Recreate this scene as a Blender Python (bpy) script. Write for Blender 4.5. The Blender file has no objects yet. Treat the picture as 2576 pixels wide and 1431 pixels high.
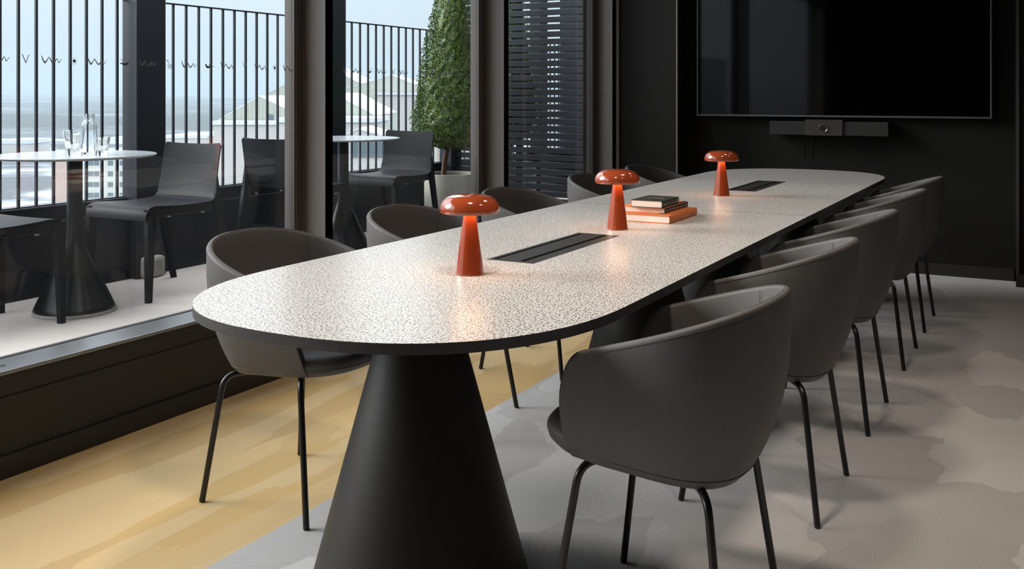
import bpy, math, random
from mathutils import Vector, Matrix
random.seed(7)
S = bpy.context.scene
COL = S.collection
PI = math.pi

# ------------------------------------------------------------------ camera
CAM_H = 1.25
YAW = math.radians(28.627)
cam_data = bpy.data.cameras.new('camera')
cam_data.sensor_width = 36.0
cam_data.lens = 35.0
cam_data.shift_y = -478.5 / 2576
cam_data.clip_start = 0.05
cam_data.clip_end = 12000
cam = bpy.data.objects.new('camera', cam_data)
COL.objects.link(cam)
cam.location = (0, 0, CAM_H)
cam.rotation_euler = (PI / 2, 0, YAW)
S.camera = cam

# ------------------------------------------------------------------ world, exposure
S.view_settings.view_transform = 'Standard'
S.view_settings.look = 'None'
S.view_settings.gamma = 1
S.view_settings.use_curve_mapping = False
S.view_settings.exposure = 0.0
try:
    S.cycles.use_denoising = True
    S.cycles.denoiser = 'OPENIMAGEDENOISE'
    S.cycles.max_bounces = 10
    S.cycles.diffuse_bounces = 5
    S.cycles.glossy_bounces = 4
    S.cycles.transparent_max_bounces = 16
    S.cycles.transmission_bounces = 8
    S.cycles.sample_clamp_indirect = 6
    S.cycles.caustics_reflective = False
    S.cycles.caustics_refractive = False
except Exception:
    pass

world = bpy.data.worlds.new('overcast_sky')
S.world = world
world.use_nodes = True
wn = world.node_tree.nodes
wl = world.node_tree.links
wn.clear()
w_out = wn.new('ShaderNodeOutputWorld')
w_bg = wn.new('ShaderNodeBackground')
w_tc = wn.new('ShaderNodeTexCoord')
w_sep = wn.new('ShaderNodeSeparateXYZ')
w_ramp = wn.new('ShaderNodeValToRGB')
w_mul = wn.new('ShaderNodeMath'); w_mul.operation = 'MULTIPLY_ADD'
w_mul.inputs[1].default_value = 0.5; w_mul.inputs[2].default_value = 0.5
wl.new(w_tc.outputs['Generated'], w_sep.inputs[0])
wl.new(w_sep.outputs['Z'], w_mul.inputs[0])
wl.new(w_mul.outputs[0], w_ramp.inputs[0])
wl.new(w_ramp.outputs[0], w_bg.inputs['Color'])
wl.new(w_bg.outputs[0], w_out.inputs['Surface'])
cr = w_ramp.color_ramp
cr.elements[0].position = 0.0; cr.elements[0].color = (0.10, 0.11, 0.12, 1)
cr.elements[1].position = 1.0; cr.elements[1].color = (1.15, 1.2, 1.26, 1)
for p, c in ((0.485, (0.15, 0.16, 0.18)), (0.497, (0.17, 0.20, 0.235)), (0.51, (0.215, 0.250, 0.28)),
             (0.548, (0.245, 0.285, 0.31)), (0.565, (0.40, 0.44, 0.47)), (0.60, (0.64, 0.68, 0.72)), (0.70, (0.90, 0.95, 1.0))):
    e = cr.elements.new(p); e.color = (*c, 1)
SKY = 3.6
w_bg.inputs['Strength'].default_value = SKY

def area_light(name, loc, direction, sx, sy, power, color, portal=False, spread=180):
    ld = bpy.data.lights.new(name, 'AREA')
    ld.shape = 'RECTANGLE'; ld.size = sx; ld.size_y = sy
    ld.energy = power; ld.color = color
    ld.spread = math.radians(spread)
    if portal:
        ld.cycles.is_portal = True
    o = bpy.data.objects.new(name, ld); COL.objects.link(o)
    o.location = loc
    o.rotation_euler = Vector(direction).to_track_quat('-Z', 'Y').to_euler()
    return o


# the bright part of the cloud cover, where the low winter sun stands behind it
sd = bpy.data.lights.new('veiled_sun', 'SUN')
sd.energy = 3.9; sd.angle = math.radians(28); sd.color = (1.0, 0.975, 0.95)
so = bpy.data.objects.new('veiled_sun', sd); COL.objects.link(so)
so.rotation_euler = Vector((0.93, 0.34, -0.41)).to_track_quat('-Z', 'Y').to_euler()

# recessed ceiling spots over the table, then two unseen fill spots added for the aisle floor (their housings are built with the ceiling)
SPOTS = [(-1.15, 2.0, 90), (-0.95, 3.6, 46), (-1.0, 4.95, 18), (-1.0, 6.3, 7), (0.05, 2.4, 26), (0.05, 4.6, 16)]
for sx, sy, pw in SPOTS:
    ld = bpy.data.lights.new('ceiling_spot_light', 'SPOT')
    ld.energy = pw; ld.color = (1.0, 0.88, 0.76); ld.spot_size = math.radians(120); ld.spot_blend = 0.9
    ld.shadow_soft_size = 0.12
    o = bpy.data.objects.new('ceiling_spot_light', ld); COL.objects.link(o)
    o.location = (sx, sy, 2.63)

# ------------------------------------------------------------------ helpers
def link(o, parent=None):
    COL.objects.link(o)
    if parent is not None:
        o.parent = parent
    return o

def tag(o, label, cat, group=None, kind=None):
    o['label'] = label
    o['category'] = cat
    if group: o['group'] = group
    if kind: o['kind'] = kind
    return o

def empty(name, loc=(0, 0, 0), rz=0):
    o = bpy.data.objects.new(name, None)
    o.empty_display_size = 0.1
    link(o)
    o.location = loc
    o.rotation_euler = (0, 0, rz)
    return o

class MB:
    def __init__(self):
        self.v = []; self.f = []; self.sm = []; self.uv = None
    def add(self, vs, fs, smooth=False):
        n = len(self.v)
        self.v += [tuple(p) for p in vs]
        self.f += [tuple(i + n for i in f) for f in fs]
        self.sm += [smooth] * len(fs)
        return self
    def box(self, a, b, rz=0, c=None):
        x0, y0, z0 = a; x1, y1, z1 = b
        vs = [(x0, y0, z0), (x1, y0, z0), (x1, y1, z0), (x0, y1, z0),
              (x0, y0, z1), (x1, y0, z1), (x1, y1, z1), (x0, y1, z1)]
        if rz:
            cx, cy = c if c else (0, 0)
            cs, sn = math.cos(rz), math.sin(rz)
            vs = [(cx + (x - cx) * cs - (y - cy) * sn, cy + (x - cx) * sn + (y - cy) * cs, z) for x, y, z in vs]
        return self.add(vs, [(3, 2, 1, 0), (4, 5, 6, 7), (0, 1, 5, 4), (1, 2, 6, 5), (2, 3, 7, 6), (3, 0, 4, 7)])
    def lathe(self, prof, seg=48, c=(0, 0, 0), cap=True):
        vs = []; fs = []
        n = len(prof)
        for i in range(seg):
            a = 2 * PI * i / seg
            for r, z in prof:
                vs.append((c[0] + r * math.cos(a), c[1] + r * math.sin(a), c[2] + z))
        for i in range(seg):
            j = (i + 1) % seg
            for k in range(n - 1):
                fs.append((i * n + k, j * n + k, j * n + k + 1, i * n + k + 1))
        self.add(vs, fs, True)
        if cap:
            base = len(self.v) - len(vs)
            for k, rev in ((0, True), (n - 1, False)):
                if prof[k][0] > 1e-6:
                    ring = [base + i * n + k for i in range(seg)]
                    self.f.append(tuple(reversed(ring)) if rev else tuple(ring)); self.sm.append(False)
        return self
    def tube(self, pts, r, seg=12, cap=True):
        pts = [Vector(p) for p in pts]
        rs = r if isinstance(r, (list, tuple)) else [r] * len(pts)
        t0 = (pts[1] - pts[0]).normalized()
        up = Vector((0, 0, 1)) if abs(t0.z) < 0.9 else Vector((1, 0, 0))
        nrm = t0.cross(up).normalized()
        vs = []; fs = []
        for i, p in enumerate(pts):
            if i == 0: t = t0
            elif i == len(pts) - 1: t = (pts[i] - pts[i - 1]).normalized()
            else: t = ((pts[i + 1] - p).normalized() + (p - pts[i - 1]).normalized()).normalized()
            nrm = (nrm - t * nrm.dot(t)).normalized()
            b = t.cross(nrm)
            for k in range(seg):
                a = 2 * PI * k / seg
                vs.append(p + (nrm * math.cos(a) + b * math.sin(a)) * rs[i])
        for i in range(len(pts) - 1):
            for k in range(seg):
                k2 = (k + 1) % seg
                fs.append((i * seg + k, i * seg + k2, (i + 1) * seg + k2, (i + 1) * seg + k))
        self.add(vs, fs, True)
        if cap:
            base = len(self.v) - len(vs)
            self.f.append(tuple(base + k for k in reversed(range(seg)))); self.sm.append(False)
            e = base + (len(pts) - 1) * seg
            self.f.append(tuple(e + k for k in range(seg))); self.sm.append(False)
        return self
    def grid(self, rows, close_u=False, close_v=False, smooth=True):
        nu = len(rows); nv = len(rows[0])
        vs = [p for r in rows for p in r]
        fs = []
        for i in range(nu if close_u else nu - 1):
            i2 = (i + 1) % nu
            for j in range(nv if close_v else nv - 1):
                j2 = (j + 1) % nv
                fs.append((i * nv + j, i2 * nv + j, i2 * nv + j2, i * nv + j2))
        return self.add(vs, fs, smooth)
    def prism(self, outline, z0, z1, bev=0.0, smooth_side=True):
        """outline: ccw xy list. rounded edges when bev > 0"""
        n = len(outline)
        nr = []
        for i in range(n):
            a = outline[i - 1]; b = outline[(i + 1) % n]
            tx, ty = b[0] - a[0], b[1] - a[1]
            l = math.hypot(tx, ty) or 1
            nr.append((ty / l, -tx / l))
        levels = [(0, z0), (0, z1)]
        if bev > 0:
            levels = []
            for k in range(5):
                a = PI / 2 * k / 4
                levels.append((-bev * (1 - math.sin(a)), z0 + bev * (1 - math.cos(a))))
            for k in range(5):
                a = PI / 2 * k / 4
                levels.append((-bev * (1 - math.cos(a)), z1 - bev * (1 - math.sin(a))))
        base = len(self.v)
        for off, z in levels:
            self.v += [(p[0] + q[0] * off, p[1] + q[1] * off, z) for p, q in zip(outline, nr)]
        for L in range(len(levels) - 1):
            for i in range(n):
                j = (i + 1) % n
                self.f.append((base + L * n + i, base + L * n + j, base + (L + 1) * n + j, base + (L + 1) * n + i))
                self.sm.append(smooth_side)
        self.f.append(tuple(base + i for i in reversed(range(n)))); self.sm.append(False)
        t = base + (len(levels) - 1) * n
        self.f.append(tuple(t + i for i in range(n))); self.sm.append(False)
        return self
    def build(self, name, mat, parent=None, bevel=0.0, sharp=True):
        me = bpy.data.meshes.new(name)
        me.from_pydata(self.v, [], self.f)
        me.validate()
        if len(me.polygons) == len(self.sm):
            me.polygons.foreach_set('use_smooth', self.sm)
        me.update()
        if sharp and any(self.sm):
            try: me.set_sharp_from_angle(angle=math.radians(50))
            except Exception: pass
        if mat is not None: me.materials.append(mat)
        o = bpy.data.objects.new(name, me)
        link(o, parent)
        if bevel > 0:
            m = o.modifiers.new('bevel', 'BEVEL'); m.width = bevel; m.segments = 2
            m.limit_method = 'ANGLE'; m.angle_limit = math.radians(40)
        return o

def fillet(pts, rad, n=6):
    """round the corners of a polyline"""
    pts = [Vector(p) for p in pts]
    out = [pts[0]]
    for i in range(1, len(pts) - 1):
        p = pts[i]; a = (pts[i - 1] - p); b = (pts[i + 1] - p)
        r = min(rad, a.length * 0.49, b.length * 0.49)
        pa = p + a.normalized() * r; pb = p + b.normalized() * r
        for k in range(n + 1):
            t = k / n
            out.append(pa * (1 - t) ** 2 + p * 2 * t * (1 - t) + pb * t * t)
    out.append(pts[-1])
    return out

def copy_thing(root, loc, rz, label):
    c = root.copy(); COL.objects.link(c)
    c.location = loc; c.rotation_euler = (0, 0, rz)
    c['label'] = label
    for ch in root.children:
        d = ch.copy(); COL.objects.link(d); d.parent = c
        for g in ch.children:
            e = g.copy(); COL.objects.link(e); e.parent = d
    return c

# ------------------------------------------------------------------ materials
def new_mat(name):
    m = bpy.data.materials.new(name); m.use_nodes = True
    nt = m.node_tree
    b = nt.nodes.get('Principled BSDF')
    return m, nt, b

def setp(b, color=None, rough=None, metal=None, spec=None, coat=None, coat_r=None):
    if color is not None: b.inputs['Base Color'].default_value = (*color, 1)
    if rough is not None: b.inputs['Roughness'].default_value = rough
    if metal is not None: b.inputs['Metallic'].default_value = metal
    if spec is not None: b.inputs['Specular IOR Level'].default_value = spec
    if coat is not None: b.inputs['Coat Weight'].default_value = coat
    if coat_r is not None: b.inputs['Coat Roughness'].default_value = coat_r

def simple(name, color, rough=0.5, metal=0.0, spec=0.5, coat=0.0, noise=0.0, nscale=40.0, bump=0.0, bscale=300.0):
    m, nt, b = new_mat(name)
    setp(b, color, rough, metal, spec, coat, 0.05)
    tc = nt.nodes.new('ShaderNodeTexCoord')
    if noise > 0:
        nz = nt.nodes.new('ShaderNodeTexNoise'); nz.inputs['Scale'].default_value = nscale
        nz.inputs['Detail'].default_value = 4
        nt.links.new(tc.outputs['Object'], nz.inputs['Vector'])
        mx = nt.nodes.new('ShaderNodeMix'); mx.data_type = 'RGBA'
        mx.inputs['A'].default_value = (*[c * (1 - noise) for c in color], 1)
        mx.inputs['B'].default_value = (*[min(1, c * (1 + noise)) for c in color], 1)
        nt.links.new(nz.outputs[0], mx.inputs['Factor'])
        nt.links.new(mx.outputs['Result'], b.inputs['Base Color'])
    if bump > 0:
        nz = nt.nodes.new('ShaderNodeTexNoise'); nz.inputs['Scale'].default_value = bscale
        nt.links.new(tc.outputs['Object'], nz.inputs['Vector'])
        bp = nt.nodes.new('ShaderNodeBump'); bp.inputs['Strength'].default_value = bump
        bp.inputs['Distance'].default_value = 0.001
        nt.links.new(nz.outputs[0], bp.inputs['Height'])
        nt.links.new(bp.outputs[0], b.inputs['Normal'])
    return m

def emit(name, color, strength):
    m, nt, b = new_mat(name)
    setp(b, (0.8, 0.7, 0.6), 0.5)
    b.inputs['Emission Color'].default_value = (*color, 1)
    b.inputs['Emission Strength'].default_value = strength
    return m

def glass_pane(name, tint=(0.97, 0.985, 0.985), ior=1.5):
    m = bpy.data.materials.new(name); m.use_nodes = True
    nt = m.node_tree; nt.nodes.clear()
    o = nt.nodes.new('ShaderNodeOutputMaterial')
    t = nt.nodes.new('ShaderNodeBsdfTransparent'); t.inputs[0].default_value = (*tint, 1)
    g = nt.nodes.new('ShaderNodeBsdfGlossy'); g.inputs['Roughness'].default_value = 0.0
    fr = nt.nodes.new('ShaderNodeFresnel'); fr.inputs['IOR'].default_value = ior
    mx = nt.nodes.new('ShaderNodeMixShader')
    ge = nt.nodes.new('ShaderNodeNewGeometry')
    io = nt.nodes.new('ShaderNodeMapRange')       # same reflectance from either side of each glass face
    io.inputs['To Min'].default_value = ior; io.inputs['To Max'].default_value = 1 / ior
    nt.links.new(ge.outputs['Backfacing'], io.inputs['Value']); nt.links.new(io.outputs[0], fr.inputs['IOR'])
    nt.links.new(fr.outputs[0], mx.inputs[0])
    nt.links.new(t.outputs[0], mx.inputs[1]); nt.links.new(g.outputs[0], mx.inputs[2])
    nt.links.new(mx.outputs[0], o.inputs['Surface'])
    return m

def laminate():
    m, nt, b = new_mat('speckled_laminate')
    N = nt.nodes; L = nt.links
    tc = N.new('ShaderNodeTexCoord')
    def dash_layer(scale, length, width, seed):
        mp = N.new('ShaderNodeMapping'); mp.inputs['Location'].default_value = (seed, seed * 1.7, 0)
        mp.inputs['Scale'].default_value = (scale, scale * 0.58, 0)
        L.new(tc.outputs['Object'], mp.inputs['Vector'])
        vo = N.new('ShaderNodeTexVoronoi'); vo.voronoi_dimensions = '2D'; vo.inputs['Scale'].default_value = 1.0
        vo.inputs['Randomness'].default_value = 0.85
        L.new(mp.outputs[0], vo.inputs['Vector'])
        sub = N.new('ShaderNodeVectorMath'); sub.operation = 'SUBTRACT'
        L.new(mp.outputs[0], sub.inputs[0]); L.new(vo.outputs['Position'], sub.inputs[1])
        sp = N.new('ShaderNodeSeparateColor'); L.new(vo.outputs['Color'], sp.inputs[0])
        ang = N.new('ShaderNodeMath'); ang.operation = 'MULTIPLY'; ang.inputs[1].default_value = PI
        L.new(sp.outputs[0], ang.inputs[0])
        rot = N.new('ShaderNodeVectorRotate'); rot.rotation_type = 'Z_AXIS'
        L.new(sub.outputs[0], rot.inputs['Vector']); L.new(ang.outputs[0], rot.inputs['Angle'])
        ms = N.new('ShaderNodeVectorMath'); ms.operation = 'MULTIPLY'
        ms.inputs[1].default_value = (1 / length, 1 / width, 0)
        L.new(rot.outputs[0], ms.inputs[0])
        ln = N.new('ShaderNodeVectorMath'); ln.operation = 'LENGTH'; L.new(ms.outputs[0], ln.inputs[0])
        # random size per fleck
        sz = N.new('ShaderNodeMapRange'); sz.inputs['To Min'].default_value = 0.55; sz.inputs['To Max'].default_value = 1.15
        L.new(sp.outputs[1], sz.inputs['Value'])
        dv = N.new('ShaderNodeMath'); dv.operation = 'DIVIDE'; L.new(ln.outputs['Value'], dv.inputs[0]); L.new(sz.outputs[0], dv.inputs[1])
        mr = N.new('ShaderNodeMapRange'); mr.inputs['From Min'].default_value = 0.85; mr.inputs['From Max'].default_value = 1.1
        mr.inputs['To Min'].default_value = 1.0; mr.inputs['To Max'].default_value = 0.0
        L.new(dv.outputs[0], mr.inputs['Value'])
        return mr.outputs[0]
    a = dash_layer(138.0, 0.36, 0.21, 3.1)
    c = dash_layer(170.0, 0.27, 0.16, 17.3)
    c2 = N.new('ShaderNodeMath'); c2.operation = 'MULTIPLY'; c2.inputs[1].default_value = 0.75; L.new(c, c2.inputs[0])
    mxm = N.new('ShaderNodeMath'); mxm.operation = 'MAXIMUM'; L.new(a, mxm.inputs[0]); L.new(c2.outputs[0], mxm.inputs[1])
    mx = N.new('ShaderNodeMix'); mx.data_type = 'RGBA'
    mx.inputs['A'].default_value = (0.65, 0.625, 0.595, 1)
    mx.inputs['B'].default_value = (0.055, 0.045, 0.04, 1)
    L.new(mxm.outputs[0], mx.inputs['Factor'])
    L.new(mx.outputs['Result'], b.inputs['Base Color'])
    setp(b, None, 0.30, 0, 0.38)
    return m

def carpet(name, base, dark, light, axis_rot, patch_scale, stripe=430.0):
    m, nt, b = new_mat(name)
    N = nt.nodes; L = nt.links
    tc = N.new('ShaderNodeTexCoord')
    # patches: blocky, stretched along the weaving direction, each with its own weave angle
    mp = N.new('ShaderNodeMapping'); mp.inputs['Scale'].default_value = patch_scale
    mp.inputs['Rotation'].default_value = (0, 0, axis_rot)
    L.new(tc.outputs['Object'], mp.inputs['Vector'])
    wob = N.new('ShaderNodeTexNoise'); wob.inputs['Scale'].default_value = 3.0; wob.inputs['Detail'].default_value = 3
    L.new(mp.outputs[0], wob.inputs['Vector'])
    mixv = N.new('ShaderNodeMix'); mixv.data_type = 'VECTOR'; mixv.inputs['Factor'].default_value = 0.25
    L.new(mp.outputs[0], mixv.inputs['A']); L.new(wob.outputs['Color'], mixv.inputs['B'])
    vo = N.new('ShaderNodeTexVoronoi'); vo.voronoi_dimensions = '2D'; vo.distance = 'CHEBYCHEV'; vo.inputs['Scale'].default_value = 1.0
    L.new(mixv.outputs['Result'], vo.inputs['Vector'])
    sc = N.new('ShaderNodeSeparateColor'); L.new(vo.outputs['Color'], sc.inputs[0])
    # fine rib weave
    def ribs(angle, freq):
        r = N.new('ShaderNodeMapping'); r.inputs['Rotation'].default_value = (0, 0, angle)
        L.new(tc.outputs['Object'], r.inputs['Vector'])
        w = N.new('ShaderNodeTexWave'); w.wave_type = 'BANDS'; w.bands_direction = 'X'
        w.inputs['Scale'].default_value = freq; w.inputs['Distortion'].default_value = 0.15
        w.inputs['Detail'].default_value = 0
        L.new(r.outputs[0], w.inputs['Vector'])
        return w.outputs['Fac']
    r1 = ribs(math.radians(62), stripe / 6.3)
    r2 = ribs(math.radians(-25), stripe / 5.2)
    sel = N.new('ShaderNodeMath'); sel.operation = 'GREATER_THAN'; sel.inputs[1].default_value = 0.55
    L.new(sc.outputs[0], sel.inputs[0])
    rm = N.new('ShaderNodeMix'); rm.data_type = 'FLOAT'
    L.new(sel.outputs[0], rm.inputs['Factor']); L.new(r1, rm.inputs['A']); L.new(r2, rm.inputs['B'])
    # rib contrast differs per patch
    stp = N.new('ShaderNodeMapRange'); stp.inputs['From Min'].default_value = 0.40; stp.inputs['From Max'].default_value = 0.50
    stp.inputs['To Min'].default_value = 0.12; stp.inputs['To Max'].default_value = 0.85
    L.new(sc.outputs[1], stp.inputs['Value'])
    ct = N.new('ShaderNodeMath'); ct.operation = 'MULTIPLY'; L.new(rm.outputs['Result'], ct.inputs[0]); L.new(stp.outputs[0], ct.inputs[1])
    pv = N.new('ShaderNodeMapRange'); pv.inputs['To Min'].default_value = 0.0; pv.inputs['To Max'].default_value = 0.75
    L.new(sc.outputs[2], pv.inputs['Value'])
    c1 = N.new('ShaderNodeMix'); c1.data_type = 'RGBA'
    c1.inputs['A'].default_value = (*base, 1); c1.inputs['B'].default_value = (*light, 1)
    L.new(pv.outputs[0], c1.inputs['Factor'])
    c2 = N.new('ShaderNodeMix'); c2.data_type = 'RGBA'; c2.inputs['B'].default_value = (*dark, 1)
    L.new(c1.outputs['Result'], c2.inputs['A'])
    ctm = N.new('ShaderNodeMath'); ctm.operation = 'MULTIPLY'; ctm.inputs[1].default_value = 0.95; L.new(ct.outputs[0], ctm.inputs[0])
    L.new(ctm.outputs[0], c2.inputs['Factor'])
    L.new(c2.outputs['Result'], b.inputs['Base Color'])
    bp = N.new('ShaderNodeBump'); bp.inputs['Strength'].default_value = 0.25; bp.inputs['Distance'].default_value = 0.001
    L.new(rm.outputs['Result'], bp.inputs['Height']); L.new(bp.outputs[0], b.inputs['Normal'])
    setp(b, None, 0.75, 0, 0.25)
    return m

M = dict(
    leather=simple('taupe_leather', (0.112, 0.105, 0.100), 0.55, spec=0.28, noise=0.08, nscale=60, bump=0.25, bscale=700),
    seam=simple('dark_stitching', (0.085, 0.079, 0.074), 0.7),
    steel=simple('black_powder_coat', (0.012, 0.011, 0.011), 0.32, spec=0.5),
    pedestal=simple('black_brown_laminate', (0.009, 0.0078, 0.007), 0.5, spec=0.35, bump=0.1, bscale=500),
    laminate=laminate(),
    edge=simple('dark_edge_band', (0.045, 0.042, 0.04), 0.5),
    plate=simple('dark_anodised_plate', (0.045, 0.043, 0.042), 0.38, metal=0.3),
    slot=simple('black_slot', (0.003, 0.003, 0.003), 1.0, spec=0.02),
    lamp=simple('terracotta_lacquer', (0.35, 0.060, 0.019), 0.12, spec=0.6, coat=0.7),
    jamb=simple('bronze_jamb', (0.13, 0.118, 0.112), 0.55, spec=0.3),
    frame=simple('dark_bronze_frame', (0.30, 0.275, 0.26), 0.55, spec=0.3, noise=0.05),
    sill=simple('satin_black_sill', (0.26, 0.27, 0.285), 0.30, metal=0.6, noise=0.1, nscale=8),
    gasket=simple('black_rubber', (0.01, 0.01, 0.01), 0.5),
    blackwall=simple('matt_black_wall', (0.0105, 0.010, 0.009), 0.75, spec=0.25, noise=0.12, nscale=5),
    blacktrim=simple('black_trim', (0.018, 0.017, 0.016), 0.55),
    ceiling=simple('dark_ceiling', (0.05, 0.05, 0.048), 0.8),
    screen=simple('glossy_screen', (0.001, 0.001, 0.001), 0.05, spec=0.45),
    bezel=simple('grey_bezel', (0.16, 0.155, 0.15), 0.35, metal=0.6),
    bar=simple('soundbar_cloth', (0.035, 0.035, 0.034), 0.7, spec=0.2),
    barmid=simple('soundbar_centre', (0.05, 0.042, 0.039), 0.3),
    lens=simple('lens_glass', (0.03, 0.028, 0.027), 0.08),
    ring=simple('lens_ring', (0.45, 0.44, 0.43), 0.2, metal=0.9),
    orange=simple('orange_cloth', (0.62, 0.17, 0.045), 0.6, noise=0.06),
    orange2=simple('bright_orange_board', (0.88, 0.22, 0.03), 0.5),
    blackcover=simple('black_cover', (0.012, 0.011, 0.011), 0.5),
    greycover=simple('charcoal_cover', (0.035, 0.032, 0.026), 0.45),
    paper=simple('book_pages', (0.80, 0.74, 0.66), 0.8, noise=0.04, nscale=400),
    print_light=simple('pale_print', (0.5, 0.47, 0.43), 0.6),
    print_peach=simple('peach_print', (0.75, 0.36, 0.2), 0.6),
    rail=simple('anthracite_steel', (0.028, 0.033, 0.042), 0.4, metal=0.3),
    parapet=simple('anthracite_panel', (0.010, 0.013, 0.020), 0.35, spec=0.35, noise=0.1, nscale=2),
    tile=simple('pale_terrace_tile', (0.70, 0.62, 0.57), 0.7, noise=0.12, nscale=3),
    plastic=simple('anthracite_plastic', (0.013, 0.015, 0.019), 0.55, spec=0.22),
    cafetop=simple('grey_table_top', (0.30, 0.32, 0.335), 0.3),
    cafebase=simple('black_metal_base', (0.035, 0.035, 0.037), 0.3, metal=0.5),
    ringbase=simple('pale_base_ring', (0.5, 0.5, 0.47), 0.6),
    slat=simple('dark_slat', (0.03, 0.034, 0.04), 0.3, metal=0.2),
    pot=simple('pale_concrete_pot', (0.42, 0.41, 0.36), 0.8, noise=0.12, nscale=6),
    soil=simple('soil', (0.12, 0.10, 0.08), 0.9),
    bark=simple('bark', (0.16, 0.10, 0.07), 0.85, noise=0.3, nscale=30),
    stone=simple('concrete_block', (0.42, 0.41, 0.38), 0.9, noise=0.15, nscale=20, bump=0.6, bscale=60),
    snow=simple('snow', (0.50, 0.53, 0.57), 0.8),
    cladding=simple('pale_green_cladding', (0.36, 0.38, 0.33), 0.7),
    render=simple('pale_render', (0.42, 0.41, 0.40), 0.8, noise=0.04),
    pink=simple('pink_render', (0.38, 0.28, 0.24), 0.85, noise=0.08, nscale=1.5),
    white=simple('white_facade', (0.44, 0.44, 0.40), 0.8),
    pane=simple('dark_pane', (0.10, 0.13, 0.15), 0.2),
    glass=glass_pane('window_glass'),
    mark=simple('window_marking_film', (0.20, 0.19, 0.20), 0.7),
    rubber=simple('grey_foot_pad', (0.35, 0.35, 0.34), 0.6),
)

def clear_glass():
    m, nt, b = new_mat('drinking_glass')
    setp(b, (1, 1, 1), 0.0)
    b.inputs['Transmission Weight'].default_value = 1.0
    b.inputs['IOR'].default_value = 1.45
    return m
M['clear'] = clear_glass()

def leaf_mat():
    m, nt, b = new_mat('box_leaves')
    N = nt.nodes; L = nt.links
    tc = N.new('ShaderNodeTexCoord')
    nz = N.new('ShaderNodeTexNoise'); nz.inputs['Scale'].default_value = 45; nz.inputs['Detail'].default_value = 1
    L.new(tc.outputs['Object'], nz.inputs['Vector'])
    rp = N.new('ShaderNodeValToRGB')
    rp.color_ramp.elements[0].position = 0.35; rp.color_ramp.elements[0].color = (0.014, 0.055, 0.018, 1)
    rp.color_ramp.elements[1].position = 0.68; rp.color_ramp.elements[1].color = (0.20, 0.27, 0.06, 1)
    L.new(nz.outputs[0], rp.inputs[0]); L.new(rp.outputs[0], b.inputs['Base Color'])
    setp(b, None, 0.45, 0, 0.4)
    return m
M['leaf'] = leaf_mat()

def land_mat():
    m, nt, b = new_mat('winter_land')
    N = nt.nodes; L = nt.links
    tc = N.new('ShaderNodeTexCoord')
    nz = N.new('ShaderNodeTexNoise'); nz.inputs['Scale'].default_value = 0.012; nz.inputs['Detail'].default_value = 6
    nz.inputs['Roughness'].default_value = 0.62
    L.new(tc.outputs['Object'], nz.inputs['Vector'])
    rp = N.new('ShaderNodeValToRGB')
    rp.color_ramp.elements[0].position = 0.42; rp.color_ramp.elements[0].color = (0.08, 0.09, 0.10, 1)
    rp.color_ramp.elements[1].position = 0.56; rp.color_ramp.elements[1].color = (0.46, 0.49, 0.53, 1)
    L.new(nz.outputs[0], rp.inputs[0]); L.new(rp.outputs[0], b.inputs['Base Color'])
    setp(b, None, 0.9, 0, 0.1)
    return m
M['land'] = land_mat()
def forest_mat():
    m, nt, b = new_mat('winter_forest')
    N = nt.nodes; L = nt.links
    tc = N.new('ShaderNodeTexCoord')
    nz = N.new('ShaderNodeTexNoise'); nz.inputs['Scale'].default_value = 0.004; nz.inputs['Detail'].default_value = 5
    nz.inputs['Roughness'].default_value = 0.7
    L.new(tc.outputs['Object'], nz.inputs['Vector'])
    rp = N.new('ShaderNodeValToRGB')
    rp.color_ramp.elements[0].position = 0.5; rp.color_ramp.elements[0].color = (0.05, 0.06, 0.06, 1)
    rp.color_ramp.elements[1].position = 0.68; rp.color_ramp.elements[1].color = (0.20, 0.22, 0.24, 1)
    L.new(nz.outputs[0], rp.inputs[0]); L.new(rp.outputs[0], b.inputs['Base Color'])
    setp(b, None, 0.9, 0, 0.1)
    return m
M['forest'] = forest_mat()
M['carpet_grey'] = carpet('grey_woven_vinyl', (0.68, 0.645, 0.625), (0.30, 0.28, 0.27), (0.73, 0.695, 0.675), 0.5, (4.6, 2.6, 1))
M['carpet_yellow'] = carpet('yellow_woven_vinyl', (0.66, 0.42, 0.165), (0.86, 0.66, 0.38), (0.60, 0.40, 0.19), 0.0, (13.0, 1.9, 1))

# ================================================================== the room
XW = -3.012           # inner face of the window wall
XG = -3.17            # glass
YB = 7.455            # far wall
YN = -2.4             # wall behind the camera
XR = 2.4              # right wall
ZC = 2.7
XS = -1.968           # seam between yellow and grey flooring

def struct(name, mb, mat, label, cat, bevel=0.0, parent=None):
    o = mb.build(name, mat, parent, bevel)
    if parent is None:
        tag(o, label, cat, kind='structure')
    return o

struct('floor', MB().box((XS, YN, -0.05), (XR, YB, 0)), M['carpet_grey'], 'grey woven vinyl flooring under the table and right chairs', 'floor')
struct('floor.001', MB().box((XW, YN, -0.05), (XS, YB, 0)), M['carpet_yellow'], 'yellow woven vinyl strip of floor along the windows', 'floor')
struct('wall_far', MB().box((-2.52, YB, 0), (XR + 0.1, YB + 0.12, ZC)), M['blackwall'], 'black wall behind the television', 'wall')
struct('wall_far.001', MB().box((-3.30, 7.22, 0), (-2.52, YB + 0.12, ZC)), M['blackwall'], 'dark wall pier between the last window and the television niche', 'wall')
struct('wall_right', MB().box((XR, YN, 0), (XR + 0.1, YB + 0.12, ZC)), M['blackwall'], 'black right hand wall', 'wall')
struct('wall_rear', MB().box((-3.3, YN - 0.1, 0), (XR + 0.1, YN, ZC)), M['blackwall'], 'black wall at the near end of the room', 'wall')
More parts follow.
